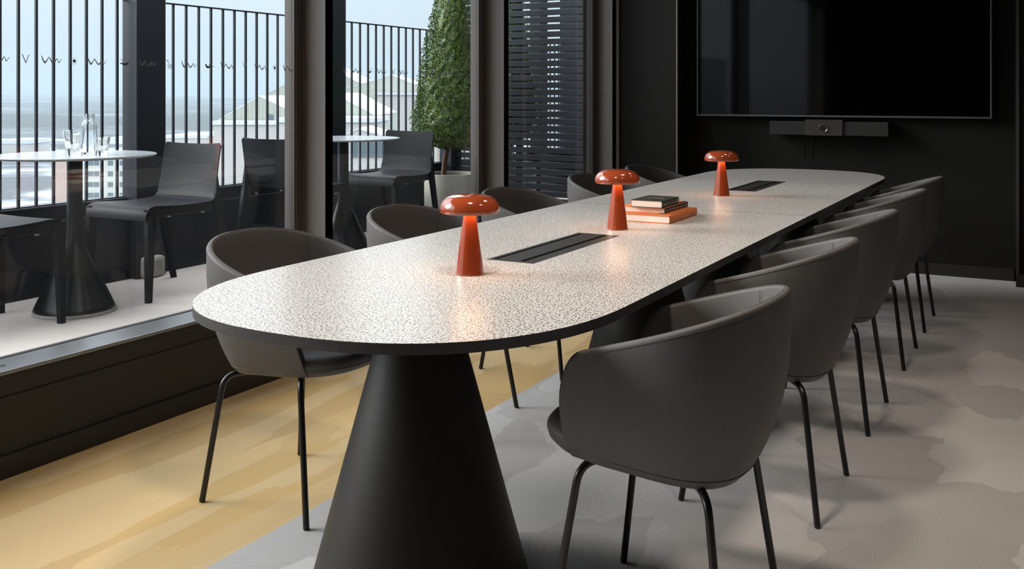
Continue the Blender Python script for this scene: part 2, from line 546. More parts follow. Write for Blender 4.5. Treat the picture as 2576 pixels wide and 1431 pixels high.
struct('ceiling', MB().box((-3.3, YN - 0.1, ZC), (XR + 0.1, YB + 0.12, ZC + 0.1)), M['ceiling'], 'dark ceiling', 'ceiling')
# trims on the far wall
struct('trim_1', MB().box((-2.52, 7.212, 0), (-2.512, 7.232, ZC)), M['frame'], 'thin metal corner strip on the dark wall pier', 'trim')
struct('trim_2', MB().box((-3.005, 7.195, 0.0), (-2.985, 7.22, ZC)), M['frame'], 'thin metal strip between last window frame and wall pier', 'trim')
struct('baseboard_far', MB().box((-2.50, YB - 0.012, 0), (-0.24, YB, 0.082)), M['blacktrim'], 'black skirting board under the television wall', 'baseboard', 0.002)
struct('door_1', MB().box((-0.216, 7.25, 0.0), (0.9, YB, ZC)), M['blackwall'], 'black door surround at the right end of the far wall', 'door')
struct('trim_3', MB().box((-0.226, 7.235, 0.085), (-0.206, 7.255, ZC)), M['edge'], 'thin metal edge strip on the black door surround', 'trim')
struct('baseboard_right', MB().box((-0.225, 7.232, 0), (0.9, 7.25, 0.085)), M['blacktrim'], 'black skirting block below the door surround', 'baseboard')

# apron wall and sill below the windows
aw = struct('wall_left', MB().box((-3.176, YN, 0.0), (XW, 7.22, 0.335)).box((XW, YN, 0.0), (XW + 0.006, 7.22, 0.262)), M['blacktrim'], 'low black wall panel below the windows', 'wall')
struct('baseboard_left', MB().box((XW + 0.006, YN, 0), (XW + 0.02, 7.215, 0.075)), M['blacktrim'], 'black skirting board below the windows', 'baseboard', 0.002)
sl = struct('trim_4', MB().box((XG + 0.016, YN, 0.335), (XW + 0.012, 7.2, 0.349)), M['sill'], 'satin black window sill running the length of the room', 'sill', 0.003)
b_ = MB()
for y in (2.09, 5.0):
    b_.lathe([(0.011, 0.349), (0.011, 0.3505), (0.009, 0.351), (0.0, 0.351)], 20, (-3.07, y, 0), cap=False)
b_.build('sill_cap', M['edge'], sl)

# window posts (deep boxes) and frames
def post(name, y0, y1, label):
    # deep mullion standing in from the glass
    o = struct(name, MB().box((XG - 0.02, y0, 0.335), (XW - 0.004, y1, ZC)), M['frame'], label, 'window post', 0.002)
    MB().box((XW - 0.004, y0, 0.335), (XW, y1, ZC)).build('shade_strip', M['slot'], o)  # black strip paints in the shade on the post's unlit room face
    return o
POSTS = [('trim_5', 3.70, 3.745, 'dark bronze window post between the near pane and the middle pane'),
         ('trim_6', 5.425, 5.47, 'dark bronze window post between the middle pane and the louvre pane'),
         ('trim_7', 7.06, 7.20, 'dark bronze window post beside the wall pier'),
         ('trim_8', 1.20, 1.30, 'dark bronze window post beside the camera')]
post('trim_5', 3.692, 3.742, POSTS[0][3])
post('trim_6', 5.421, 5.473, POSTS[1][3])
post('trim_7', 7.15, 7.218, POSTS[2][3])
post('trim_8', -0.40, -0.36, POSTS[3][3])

def window(idx, y0, y1, label, marks=None):
    root = empty('window_%d' % idx, (XG, (y0 + y1) / 2, 0.34))
    tag(root, label, 'window', kind='structure')
    ox, oy, oz = XG, (y0 + y1) / 2, 0.34
    f = MB()
    z0, z1 = 0.335, ZC
    def fb(a, b): f.box((a[0] - ox, a[1] - oy, a[2] - oz), (b[0] - ox, b[1] - oy, b[2] - oz))
    fb((XG - 0.007, y0, z0 - 0.10), (XG + 0.010, y1, z0 + 0.016))          # bottom
    fb((XG - 0.03, y0, z1 - 0.1), (XG + 0.025, y1, z1))
    fb((XG - 0.03, y0, z0), (XG + 0.02, y0 + 0.03, z1))
    jw = 0.075 if idx == 1 else 0.098
    fb((XG - 0.03, y1 - jw, z0), (XG + 0.016, y1, z1))
    # stepped beads on the far jamb
    for q0, q1 in ((0.0, 0.40), (0.50, 0.66), (0.76, 0.97)):
        fb((XG + 0.016, y1 - jw * (1 - q0), z0), (XG + 0.03, y1 - jw * (1 - q1), z1))
    f.build('window_frame', M['jamb'], root, 0.002)
    g = MB()
    g.box((XG - 0.004 - ox, y0 + 0.02 - oy, z0 + 0.015 - oz), (XG + 0.004 - ox, y1 - 0.06 - oy, z1 - 0.09 - oz))
    g.build('glass_pane', M['glass'], root)
    gs = MB()
    def gb(a, b): gs.box((a[0] - ox, a[1] - oy, a[2] - oz), (b[0] - ox, b[1] - oy, b[2] - oz))
    gb((XG + 0.010, y0 + 0.03, z0 + 0.006), (XG + 0.016, y1 - jw, z0 + 0.0155))
    gs.build('gasket', M['gasket'], root)
    if marks:
        mk = MB()
        for kind, yc in marks:
            glyph(mk, kind, yc - oy, 1.372 - oz)
        mk.build('window_marking', M['mark'], root)
    return root

def ribbon(mb, pts, widths):
    """flat strip of film on the glass: pts are (y, z)"""
    x0, x1 = 0.0042, 0.0050
    L_, R_ = [], []
    for i, (y, z) in enumerate(pts):
        a = pts[max(0, i - 1)]; b = pts[min(len(pts) - 1, i + 1)]
        tx, tz = b[0] - a[0], b[1] - a[1]
        l = math.hypot(tx, tz) or 1
        w = widths[i] / 2 if isinstance(widths, (list, tuple)) else widths / 2
        L_.append((y - tz / l * w, z + tx / l * w)); R_.append((y + tz / l * w, z - tx / l * w))
    rows = [[(x1, *p) for p in L_], [(x1, *p) for p in R_], [(x0, *p) for p in R_], [(x0, *p) for p in L_]]
    mb.grid(rows, close_u=True, smooth=False)

def disc(mb, y, z, r, ry=None):
    ry = ry or r
    n = 14
    vs = [(0.0050, y, z)] + [(0.0050, y + r * math.cos(2 * PI * k / n), z + ry * math.sin(2 * PI * k / n)) for k in range(n)]
    mb.add(vs, [(0, 1 + k, 1 + (k + 1) % n) for k in range(n)])

def smooth_pts(ctrl, n=5):
    out = []
    P = [ctrl[0]] + list(ctrl) + [ctrl[-1]]
    for i in range(1, len(P) - 2):
        p0, p1, p2, p3 = P[i - 1:i + 3]
        for k in range(n):
            t = k / n
            out.append(tuple(0.5 * ((2 * p1[j]) + (-p0[j] + p2[j]) * t + (2 * p0[j] - 5 * p1[j] + 4 * p2[j] - p3[j]) * t * t + (-p0[j] + 3 * p1[j] - 3 * p2[j] + p3[j]) * t ** 3) for j in range(len(p1))))
    out.append(tuple(ctrl[-1]))
    return out

def glyph(mb, kind, y, z):
    if kind == 'W':
        c = [(-.041, .016, .0015), (-.036, .004, .004), (-.030, -.007, .0045), (-.026, -.009, .005), (-.018, .001, .003), (-.012, .010, .0025), (-.007, .006, .003),
             (.002, -.007, .004), (.009, -.009, .0045), (.016, -.001, .003), (.021, .007, .002), (.025, .002, .002), (.029, -.008, .0025), (.034, -.004, .002), (.041, .006, .0015)]
        s = smooth_pts(c, 3)
        ribbon(mb, [(y + a, z + b) for a, b, w in s], [w for a, b, w in s])
    elif kind == 'V':
        ribbon(mb, [(y - .014, z + .018), (y, z - .012)], .0025)
        ribbon(mb, [(y, z - .012), (y + .010, z + .014), (y + .014, z + .017)], .0022)
    elif kind == 'Y':
        ribbon(mb, [(y - .013, z + .017), (y, z - .004), (y + .013, z + .017)], .002)
        ribbon(mb, [(y, z + .012), (y, z - .018)], .0025)
    elif kind == 'S':
        disc(mb, y, z, .0065)
        for k in range(8):
            a = 2 * PI * k / 8 + .2
            ribbon(mb, [(y + .009 * math.cos(a), z + .009 * math.sin(a)), (y + .015 * math.cos(a), z + .015 * math.sin(a))], .0011)
    elif kind == 'B':
        s = smooth_pts([(-.022, -.001, .001), (-.008, -.004, .006), (.006, -.006, .010), (.016, -.002, .009), (.021, .005, .003)], 4)
        ribbon(mb, [(y + a, z + b) for a, b, w in s], [w for a, b, w in s])
        ribbon(mb, [(y - .018, z + .018), (y - .012, z + .006), (y - .006, z + .018)], .0012)
    elif kind == 'D':
        s = smooth_pts([(-.024, .006, .006), (-.018, -.005, .009), (-.006, -.007, .008), (.004, -.003, .004), (.024, -.005, .001)], 4)
        ribbon(mb, [(y + a, z + b) for a, b, w in s], [w for a, b, w in s])
        ribbon(mb, [(y - .004, z - .004), (y - .002, z + .008)], .003)
        ribbon(mb, [(y + .008, z + .016), (y + .012, z + .005), (y + .018, z + .017)], .0012)
    elif kind == 'O':
        for r in (.0035, .0095):
            ribbon(mb, [(y + r * math.cos(a / 12 * 2 * PI), z - .008 + r * math.sin(a / 12 * 2 * PI)) for a in range(13)], .0015)
        ribbon(mb, [(y - .020, z + .018), (y - .010, z + .012), (y - .004, z + .004)], .0018)
        ribbon(mb, [(y - .010, z + .012), (y - .006, z + .019)], .0015)
        ribbon(mb, [(y + .009, z - .002), (y + .018, z + .003)], .0015)
        disc(mb, y - .022, z - .002, .002)

seq = 'VWSWBWOWDWYWSW'
marks1 = [('W', 2.141 - .104 * 2 * k) for k in range(0, 5)] + [(c, 2.141 - .104 * (2 * k + 1)) for k, c in enumerate('DSVB')]
Yc = [2.245, 2.347, 2.441, 2.54, 2.664, 2.779, 2.89, 2.994, 3.11, 3.214, 3.318, 3.422, 3.511, 3.609]
marks1 += list(zip(seq, Yc))
Yc2 = [3.93, 4.03, 4.128, 4.243, 4.345, 4.451, 4.549, 4.642, 4.738, 4.842, 4.946, 5.05, 5.154, 5.258]
marks2 = list(zip('WBWDWVWSWBWOWD', Yc2[:14]))
marks2 = [('S', 3.93)] + [(k, y) for k, y in zip('OWDWVWSWBWOW', Yc2[1:13])]
marks3 = [(c, 5.62 + .104 * k) for k, c in enumerate('WDWYWSWBWVWS')]
window(1, -0.36, 3.692, 'large near window pane with a row of small marks', marks1)
window(2, 3.742, 5.421, 'middle window pane looking out to the clipped tree', marks2)
window(3, 5.473, 7.15, 'far window pane in front of the slatted screen', marks3)
struct('wall_left.001', MB().box((-3.25, YN, 0.335), (XW, -0.40, ZC)), M['blackwall'], 'solid dark wall beyond the windows, beside the camera', 'wall')

# ceiling spot housings
for i, (sx, sy, pw) in enumerate(SPOTS):
    o = MB().lathe([(0.055, -0.06), (0.055, 0.0), (0.045, 0.0), (0.045, -0.05), (0.0, -0.05)], 24, cap=False).build('ceiling_downlight', M['blacktrim'])
    o.location = (sx, sy, ZC - 0.0)
    tag(o, 'black ceiling downlight, %s' % ('first over the table', 'second over the table', 'third over the table', 'last over the table', 'first fill added over the right aisle', 'second fill added over the right aisle')[i], 'ceiling light', 'ceiling downlights')

# ================================================================== conference table
TX, TY = -1.443, 4.22
T = empty('conference_table', (TX, TY, 0))
tag(T, 'long conference table with rounded ends, speckled white top and black cone legs', 'table')
HW, HL, DE, NE = 0.545, 2.612, 0.62, 2.4
def half_outline():
    """ccw outline of the near half (y from -HL to 0), relative to the table centre"""
    pts = []
    n = 44
    for k in range(n + 1):
        t = PI / 2 * k / n
        x = HW * math.sin(t) ** (2 / NE); y = -HL + DE * (1 - math.cos(t) ** (2 / NE))
        pts.append((x, y))
    right = pts
    left = [(-x, y) for x, y in reversed(pts[1:])]
    return left + right            # from left shoulder round the end to the right shoulder
ho = half_outline()
near = [(-HW, -0.0042)] + ho + [(HW, -0.0042)]
far = [(-x, -y) for x, y in near]
ZT = 0.745; TH = 0.024
for nm, out in (('table_top', near), ('table_top', far)):
    o = MB().prism(out, ZT - 0.0006, ZT, 0.0, False).build(nm, M['laminate'], T)
    MB().prism(out, ZT - TH, ZT - 0.0006, 0.0, False).build('edge_band', M['edge'], o)
sf = MB()
for sgn in (-1, 1):
    sf.box((-0.36, sgn * 1.22 - 0.85, ZT - TH - 0.05), (-0.30, sgn * 1.22 + 0.85, ZT - TH - 0.0005))
    sf.box((0.30, sgn * 1.22 - 0.85, ZT - TH - 0.05), (0.36, sgn * 1.22 + 0.85, ZT - TH - 0.0005))
    sf.box((-0.30, sgn * 1.22 - 0.03, ZT - TH - 0.05), (0.30, sgn * 1.22 + 0.03, ZT - TH - 0.0005))
sf.build('under_frame', M['pedestal'], T)
for y in (2.15, 3.74, 4.70, 6.29):
    pr_ = [(0.279, 0.0), (0.281, 0.003), (0.281, 0.006)] + [(0.281 - 0.181 * k / 8, 0.006 + 0.66 * k / 8) for k in range(1, 9)] + [(0.13, 0.668), (0.13, 0.6705)]
    MB().lathe(pr_, 96, (0, y - TY, 0)).build('cone_leg', M['pedestal'], T)
# flush power hatches
for yc in (2.968, 5.47):
    o = MB().box((-0.083, yc - TY - 0.333, ZT - 0.0002), (0.077, yc - TY + 0.333, ZT + 0.0009)).build('cable_hatch', M['plate'], T)
    MB().box((-0.068, yc - TY - 0.315, ZT + 0.0005), (-0.056, yc - TY + 0.315, ZT + 0.0013)).box((0.023, yc - TY - 0.315, ZT + 0.0005), (0.037, yc - TY + 0.315, ZT + 0.0013)).build('hatch_slot', M['slot'], o)
    MB().box((-0.055, yc - TY - 0.312, ZT + 0.0005), (0.022, yc - TY + 0.312, ZT + 0.0014)).build('hatch_lid', M['plate'], o)
# a cable hanging in a loop under the top
cl = []
for k in range(13):
    a = PI * k / 12
    cl.append((-0.10 - 0.05 * math.cos(a), 2.95 - TY + 0.0, ZT - TH - 0.10 * math.sin(a)))
MB().tube(cl, 0.004, 8).build('cable', M['gasket'], T)

# ================================================================== tub chairs
def quarter(a, b, n, steps):
    out = []
    for k in range(steps + 1):
        t = PI / 2 * k / steps
        out.append((a * math.sin(t) ** (2 / n), -b * math.cos(t) ** (2 / n)))
    return out
def resample(pts, n):
    d = [0]
    for i in range(1, len(pts)):
        d.append(d[-1] + math.hypot(pts[i][0] - pts[i - 1][0], pts[i][1] - pts[i - 1][1]))
    out = []
    j = 0
    for k in range(n + 1):
        s = d[-1] * k / n
        while j < len(d) - 2 and d[j + 1] < s: j += 1
        f = (s - d[j]) / max(1e-9, d[j + 1] - d[j])
        out.append((pts[j][0] + (pts[j + 1][0] - pts[j][0]) * f, pts[j][1] + (pts[j + 1][1] - pts[j][1]) * f))
    return out, d[-1]
CA, CBK, CYF = 0.278, 0.272, 0.185

def chair_plan():
    q = quarter(CA, CBK, 2.35, 60)
    q += [(CA - 0.012 * (k / 8) ** 2, (CYF) * k / 8) for k in range(1, 9)]
    return resample(q, 400)
PLAN, PLEN = chair_plan()
def plan_at(s):
    """s in metres of arc from the back centre; negative = mirrored"""
    sg = 1 if s >= 0 else -1
    u = min(abs(s) / PLEN, 1.0) * 400
    i = min(int(u), 399); f = u - i
    p = (PLAN[i][0] * (1 - f) + PLAN[i + 1][0] * f, PLAN[i][1] * (1 - f) + PLAN[i + 1][1] * f)
    i0 = max(0, i - 6); i1 = min(400, i + 7)
    tx, ty = PLAN[i1][0] - PLAN[i0][0], PLAN[i1][1] - PLAN[i0][1]
    if i < 6: tx, ty = 1, 0
    l = math.hypot(tx, ty)
    nx, ny = ty / l, -tx / l
    return (sg * p[0], p[1]), (sg * nx, ny)
def lerp_tab(tab, x):
    if x <= tab[0][0]: return tab[0][1]
    for (a, va), (b, vb) in zip(tab, tab[1:]):
        if x <= b:
            t = (x - a) / (b - a); t = t * t * (3 - 2 * t) if False else t
            return va + (vb - va) * t
    return tab[-1][1]
def rim_z(s):
    (x, y), _ = plan_at(s)
    z = 0.722 - 0.30 * y
    z = min(z, 0.803 - 0.02 * max(0, (y + 0.26)) )
    # soften towards the back
    a = abs(s)
    R = 0.080                       # front corner rounding
    e = PLEN - a
    if e < R:
        t = 1 - e / R
        zl = bot_z(y) + 0.03
        z = zl + (z - zl) * (1 - t ** 2.6) ** (1 / 2.2) if t < 1 else zl
    return z
def bot_z(y):
    return 0.400 + 0.075 * (y + 0.05)
INSET = [(0.0, 0.094), (0.008, 0.085), (0.02, 0.075), (0.035, 0.066), (0.056, 0.056), (0.08, 0.045), (0.12, 0.030), (0.17, 0.016), (0.23, 0.006), (0.30, 0.0), (0.40, 0.0)]
def inset(h): return lerp_tab(INSET, h)
WALL = 0.021

def shell_mesh():
    mb = MB()
    cols = []
    ss = []
    n = 84
    for k in range(-n, n + 1):
        t = k / n
        s = PLEN * (abs(t) ** 0.80) * (1 if t >= 0 else -1)
        # denser near the arm ends
        tt = abs(t)
        s = PLEN * (1 - (1 - tt) ** 1.45) * (1 if t >= 0 else -1)
        ss.append(s)
    for s in ss:
        (x, y), (nx, ny) = plan_at(s)
        zb = bot_z(y); zt = rim_z(s)
        col = []
        w = WALL
        H = zt - zb
        r = min(w / 2, H * 0.45)
        def P(h, extra):
            o = inset(h) + extra
            return (x - nx * o, y - ny * o, zb + h)
        no = 12
        for k in range(no + 1):
            h = (H - r) * (k / no) ** 1.3
            col.append(P(h, 0))
        for k in range(1, 8):
            a = PI * k / 8
            h = H - r + r * math.sin(a)
            col.append(P(h, w / 2 - w / 2 * math.cos(a)))
        for k in range(no, -1, -1):
            h = (H - r) * (k / no) ** 1.3
            col.append(P(h, w))
        cols.append(col)
    mb.grid(cols, close_v=True, smooth=True)
    # close the two ends
    nv = len(cols[0]); base = len(mb.v) - nv * len(cols)
    mb.f.append(tuple(base + j for j in range(nv))); mb.sm.append(True)
    e = base + (len(cols) - 1) * nv
    mb.f.append(tuple(e + j for j in reversed(range(nv)))); mb.sm.append(True)
    return mb

def sup_outline(a, yb, yf, n, cnt=72, nf=None):
    pts = []
    cy = (yb + yf) / 2; b = (yf - yb) / 2
    for k in range(cnt):
        t = 2 * PI * k / cnt
        c, s = math.cos(t), math.sin(t)
        m = n
        x = a * abs(c) ** (2 / m) * (1 if c >= 0 else -1)
        y = b * abs(s) ** (2 / m) * (1 if s >= 0 else -1)
        pts.append((x, cy + y))
    return pts

def seat_mesh():
    """one cushioned pan: fills the shell and swells out in front of the arms"""
    mb = MB()
    rows = []
    prof = [(0.60, 0.000), (0.74, 0.0005), (0.82, 0.002), (0.875, 0.005), (0.915, 0.010), (0.95, 0.018), (0.978, 0.027), (0.994, 0.036), (1.0, 0.044), (0.994, 0.052), (0.97, 0.060), (0.925, 0.066), (0.80, 0.071), (0.55, 0.070), (0.3, 0.068)]
    out = sup_outline(0.207, -0.198, 0.284, 2.9)
    for f, h in prof:
        ring = []
        for (x, y) in out:
            cy = 0.03
            px, py = x * f, cy + (y - cy) * f
            ring.append((px, py, bot_z(py) - 0.006 + h))
        rows.append(ring)
    mb.grid(rows, close_v=True, smooth=True)
    n = len(out)
    base = len(mb.v) - n * len(rows)
    mb.f.append(tuple(base + j for j in range(n))); mb.sm.append(True)
    e = base + (len(rows) - 1) * n
    mb.f.append(tuple(e + j for j in reversed(range(n)))); mb.sm.append(True)
    return mb

def make_chair():
    root = empty('tub_chair')
    sh = shell_mesh().build('backrest_shell', M['leather'], root, sharp=False)
    MBs = MB()
    # stitched seams: round the outside below the rim and round the bottom
    for hh, ex in ((None, 0), (0.022, 0)):
        pts = []
        for k in range(-60, 61):
            s = PLEN * 0.985 * k / 60
            (x, y), (nx, ny) = plan_at(s)
            zb = bot_z(y); zt = rim_z(s)
            h = (zt - zb - 0.011) if hh is None else hh
            if hh is None and h < 0.03: continue
            o = inset(h) - 0.0002
            pts.append((x - nx * o, y - ny * o, zb + h))
        MBs.tube(pts, 0.0008, 6)
    pts = []
    for k in range(-60, 61):
        s = PLEN * 0.985 * k / 60
        (x, y), (nx, ny) = plan_at(s)
        zt = rim_z(s) - 0.004
        h = zt - bot_z(y)
        if h < 0.05: continue
        o = inset(h) + WALL * 0.72
        pts.append((x - nx * o, y - ny * o, zt + 0.0032))
    MBs.tube(pts, 0.0010, 6)
    for sg in (-1, 1):
        for ds in (0.0, 0.007):
            s = sg * (0.262 + ds)
            (x, y), (nx, ny) = plan_at(s)
            zt = rim_z(s)
            pp = []
            for k in range(12):
                h = 0.09 + (zt - bot_z(y) - 0.012 - 0.09) * k / 11
                o = inset(h) + WALL - 0.0002
                pp.append((x - nx * o, y - ny * o, bot_z(y) + h))
            MBs.tube(pp, 0.0010, 6)
    MBs.build('stitching', M['seam'], sh)
    st = seat_mesh().build('seat', M['leather'], root, sharp=False)
    # piping round the seat front
    out = sup_outline(0.207, -0.198, 0.284, 2.9)
    pts = [(x * 0.978, 0.03 + (y - 0.03) * 0.978, bot_z(0.03 + (y - 0.03) * 0.978) - 0.006 + 0.0272) for x, y in out if y > 0.12]
    pts.sort(key=lambda p: math.atan2(p[1] - 0.03, p[0]))
    MB().tube(pts, 0.0012, 6).build('stitching', M['seam'], st)
    for sx in (-1, 1):
        for (bx, by, fx, fy) in ((0.182, 0.150, 0.226, 0.210), (0.184, -0.150, 0.226, -0.200)):
            zt = bot_z(by) - 0.006
            pts = fillet([(sx * 0.10, by * 0.6, zt), (sx * bx, by, zt), (sx * fx, fy, 0.004)], 0.045, 8)
            leg = MB().tube(pts, 0.0092, 14)
            leg.lathe([(0.0, 0.0), (0.007, 0.0), (0.0092, 0.002), (0.0092, 0.010)], 14, (sx * fx, fy, 0.0), cap=False)
            leg.build('leg', M['steel'], root)
    return root

proto = make_chair()
right = [(2.25, 'grey leather tub chair at the near right, nearest to the camera'),
         (3.167, 'second tub chair from the camera in the right row'),
         (4.047, 'third tub chair from the camera, middle of the right row'),
         (5.027, 'fourth tub chair from the camera in the right row'),
         (5.84, 'last tub chair of the right row, nearest the black television wall')]
left = [(2.452, 'tub chair by the window tucked under the rounded near end of table'),
        (3.27, 'second tub chair on the window side, seen behind the first mushroom lamp'),
        (4.14, 'third tub chair on the window side, in front of the second window post'),
        (5.07, 'fourth tub chair on the window side, just left of the middle lamp'),
        (5.90, 'last tub chair on the window side, partly behind the middle lamp shade')]
first = True
for rows, x, rz, grp in ((right, -0.802, PI / 2, 'tub chairs along the right side of the table'), (left, -2.098, -PI / 2, 'tub chairs along the window side of the table')):
    for y, lab in rows:
        if first:
            c = proto; c.location = (x, y, 0); c.rotation_euler = (0, 0, rz); first = False
            tag(c, lab, 'chair')
        else:
            c = copy_thing(proto, (x, y, 0), rz, lab)
        c['group'] = grp

# ================================================================== mushroom lamps
def make_lamp():
    root = empty('table_lamp')
    MB().lathe([(0.0, 0.0), (0.0395, 0.0), (0.0405, 0.0012), (0.0400, 0.004)] + [(0.040 - 0.0235 * k / 10, 0.004 + 0.170 * k / 10) for k in range(1, 11)] + [(0.0165, 0.186)], 64, cap=False).build('lamp_base', M['lamp'], root)
    prof = [(0.0165, 0.186), (0.045, 0.186), (0.070, 0.181), (0.0775, 0.176), (0.0805, 0.172), (0.0830, 0.174)]
    cap = [(0.0843, 0.180), (0.0840, 0.188), (0.0815, 0.197), (0.0765, 0.2055), (0.069, 0.2125), (0.058, 0.2185), (0.044, 0.2220), (0.028, 0.2240), (0.012, 0.2248), (0.0, 0.2250)]
    sh = MB().lathe([(0.0805, 0.173), (0.0825, 0.1735)] + cap, 96, cap=False)
    sh.build('lamp_shade', M['lamp'], root)
    inner = MB().lathe([(0.0805, 0.173), (0.079, 0.178), (0.074, 0.184), (0.060, 0.190), (0.0, 0.191)], 64, cap=False)
    inner.build('shade_lining', simple_white, root)
    MB().lathe([(0.020, 0.1895), (0.020, 0.1865), (0.034, 0.1865), (0.034, 0.1895)], 48, cap=False).build('bulb', M_bulb, root)
    return root
simple_white = simple('shade_lining_white', (0.75, 0.45, 0.28), 0.5)
M_bulb = emit('warm_led', (1.0, 0.58, 0.30), 45.0)
lp = make_lamp()
for i, (x, y, lab) in enumerate([(-1.446, 2.401, 'orange red mushroom table lamp nearest the camera'),
                                 (-1.441, 3.464, 'orange red mushroom table lamp beside the stack of books'),
                                 (-1.463, 4.863, 'orange red mushroom table lamp nearest the television wall')]):
    if i == 0:
        o = lp; o.location = (x, y, ZT); tag(o, lab, 'lamp')
    else:
        o = copy_thing(lp, (x, y, ZT), 0.0, lab)
    o['group'] = 'mushroom lamps down the middle of the table'

# ================================================================== books
def book(x0, x1, y0, y1, z0, z1, cover, spine, label, board=0.003, rounded=0.0):
    """spine on the +x side, page heads face -y"""
    root = empty('book', ((x0 + x1) / 2, (y0 + y1) / 2, z0))
    tag(root, label, 'book', 'books stacked on the table')
    cx, cy = (x0 + x1) / 2, (y0 + y1) / 2
    hx, hy, h = (x1 - x0) / 2, (y1 - y0) / 2, z1 - z0
    MB().box((-hx + 0.003, -hy + 0.003, board), (hx - 0.003, hy - 0.003, h - board)).build('pages', M['paper'], root)
    MB().box((-hx, -hy, 0), (hx - 0.002, hy, board)).box((-hx, -hy, h - board), (hx - 0.002, hy, h)).build('cover_board', cover, root, 0.0006)
    sp = MB()
    rows = []
    for k in range(9):
        a = -PI / 2 + PI * k / 8
        rows.append([(hx - 0.004 + (0.002 + rounded) * math.cos(a), y, h / 2 + h / 2 * math.sin(a)) for y in (-hy, hy)])
    for k in range(8, -1, -1):
        a = -PI / 2 + PI * k / 8
        rows.append([(hx - 0.006 + (0.002 + rounded) * math.cos(a), y, h / 2 + (h / 2 - board * .9) * math.sin(a)) for y in (-hy, hy)])
    sp.grid(rows, close_u=True, smooth=True)
    s = sp.build('spine', spine, root)
    return root, s, hx, hy, h
def lettering(parent, mat, xs, y0, y1, z0, z1, words, name='lettering'):
    """tiny upright strokes standing for the small print on a spine, reading along y"""
    mb = MB()
    rnd = random.Random(len(words) + int(y1 * 1e4))
    n = sum(words) + len(words)
    step = (y1 - y0) / n
    y = y0
    for w in words:
        for k in range(w):
            hh = (z1 - z0) * rnd.choice((0.62, 0.62, 0.75, 1.0))
            mb.box((xs - 0.0002, y, z0), (xs + 0.0004, y + step * 0.28, z0 + hh))
            if rnd.random() < 0.8:
                zz = z0 + (z1 - z0) * rnd.choice((0.0, 0.3, 0.5))
                mb.box((xs - 0.0002, y, zz), (xs + 0.0004, y + step * 0.75, zz + (z1 - z0) * 0.18))
            if rnd.random() < 0.5:
                mb.box((xs - 0.0002, y + step * 0.5, z0), (xs + 0.0004, y + step * 0.75, z0 + (z1 - z0) * 0.6))
            y += step
        y += step
    return mb.build(name, mat, parent)
r1, s1, hx, hy, h = book(-1.525, -1.315, 3.69, 4.022, ZT, ZT + 0.032, M['orange'], M['orange'], 'large orange cloth bound book at the bottom of the stack', 0.0035, 0.004)
lettering(s1, M['print_peach'], hx + 0.0018, -0.02, 0.075, 0.010, 0.022, [3, 6], 'spine_title')
lettering(s1, M['print_peach'], hx + 0.0018, -0.085, -0.03, 0.013, 0.017, [9])
lettering(s1, M['print_peach'], hx + 0.0018, 0.118, 0.138, 0.014, 0.018, [4])
r2, s2, hx, hy, h = book(-1.535, -1.352, 3.738, 4.02, ZT + 0.032, ZT + 0.056, M['orange2'], M['blackcover'], 'orange book with black spine in the middle of the stack', 0.0025, 0.001)
lettering(s2, M['print_light'], hx - 0.0012, -0.125, 0.085, 0.009, 0.016, [3, 10, 9, 1, 9], 'spine_title')
MB().box((hx - 0.0012, 0.108, 0.007), (hx - 0.0006, 0.116, 0.017)).build('spine_mark', M['print_light'], s2)
MB().box((hx - 0.022, -hy - 0.0003, h - 0.0027), (hx - 0.003, hy, h + 0.0003)).box((hx - 0.022, -hy - 0.0003, -0.0001), (hx - 0.003, hy, 0.0027)).build('cover_edge', M['blackcover'], r2)
r3, s3, hx, hy, h = book(-1.490, -1.357, 3.722, 3.921, ZT + 0.056, ZT + 0.084, M['greycover'], M['greycover'], 'small charcoal grey book on top of the stack', 0.002, 0.001)
lettering(s3, M['print_light'], hx - 0.0012, -0.085, -0.055, 0.009, 0.015, [5])
MB().box((hx - 0.0012, 0.078, 0.007), (hx - 0.0006, 0.083, 0.022)).build('spine_mark', M['print_light'], s3)
rnd = random.Random(3)
for row, (yy, xa, xb, hgt) in enumerate(((0.012, -0.035, 0.028, 0.016), (-0.02, -0.045, -0.012, 0.004), (-0.012, 0.020, 0.040, 0.006))):
    x = xa
    ct = MB()
    while x < xb:
        ct.box((x, yy, h), (x + 0.0014, yy + hgt * rnd.uniform(.6, 1), h + 0.0003))
        ct.box((x, yy + hgt * 0.3, h), (x + 0.0045, yy + hgt * 0.42, h + 0.0003))
        x += 0.006
    ct.build('cover_title' if row == 0 else 'cover_print', M['print_light'], r3)

# ================================================================== television and conference bar
tv = empty('television', (-1.39, YB, 1.085))
tag(tv, 'large wall mounted flat television with thin grey bezel', 'television')
YT = 7.385
W0, W1 = -2.415 + 1.39, -0.372 + 1.39
MB().box((W0 + 0.004, YT - YB, 0.004), (W1 - 0.004, -0.03, 1.165)).build('tv_housing', M['slot'], tv)
MB().box((W0 + 0.011, YT - YB - 0.003, 0.013), (W1 - 0.011, YT - YB, 1.155)).build('screen', M['screen'], tv)
MB().box((W0, YT - YB - 0.006, 0), (W1, YT - YB + 0.012, 0.013)).box((W0, YT - YB - 0.006, 1.155), (W1, YT - YB + 0.012, 1.168)) \
    .box((W0, YT - YB - 0.006, 0.013), (W0 + 0.011, YT - YB + 0.012, 1.155)).box((W1 - 0.011, YT - YB - 0.006, 0.013), (W1, YT - YB + 0.012, 1.155)).build('bezel', M['bezel'], tv, 0.001)
MB().box((-0.3, -0.03, 0.3), (0.3, 0.0, 0.8)).build('wall_bracket', M['slot'], tv)

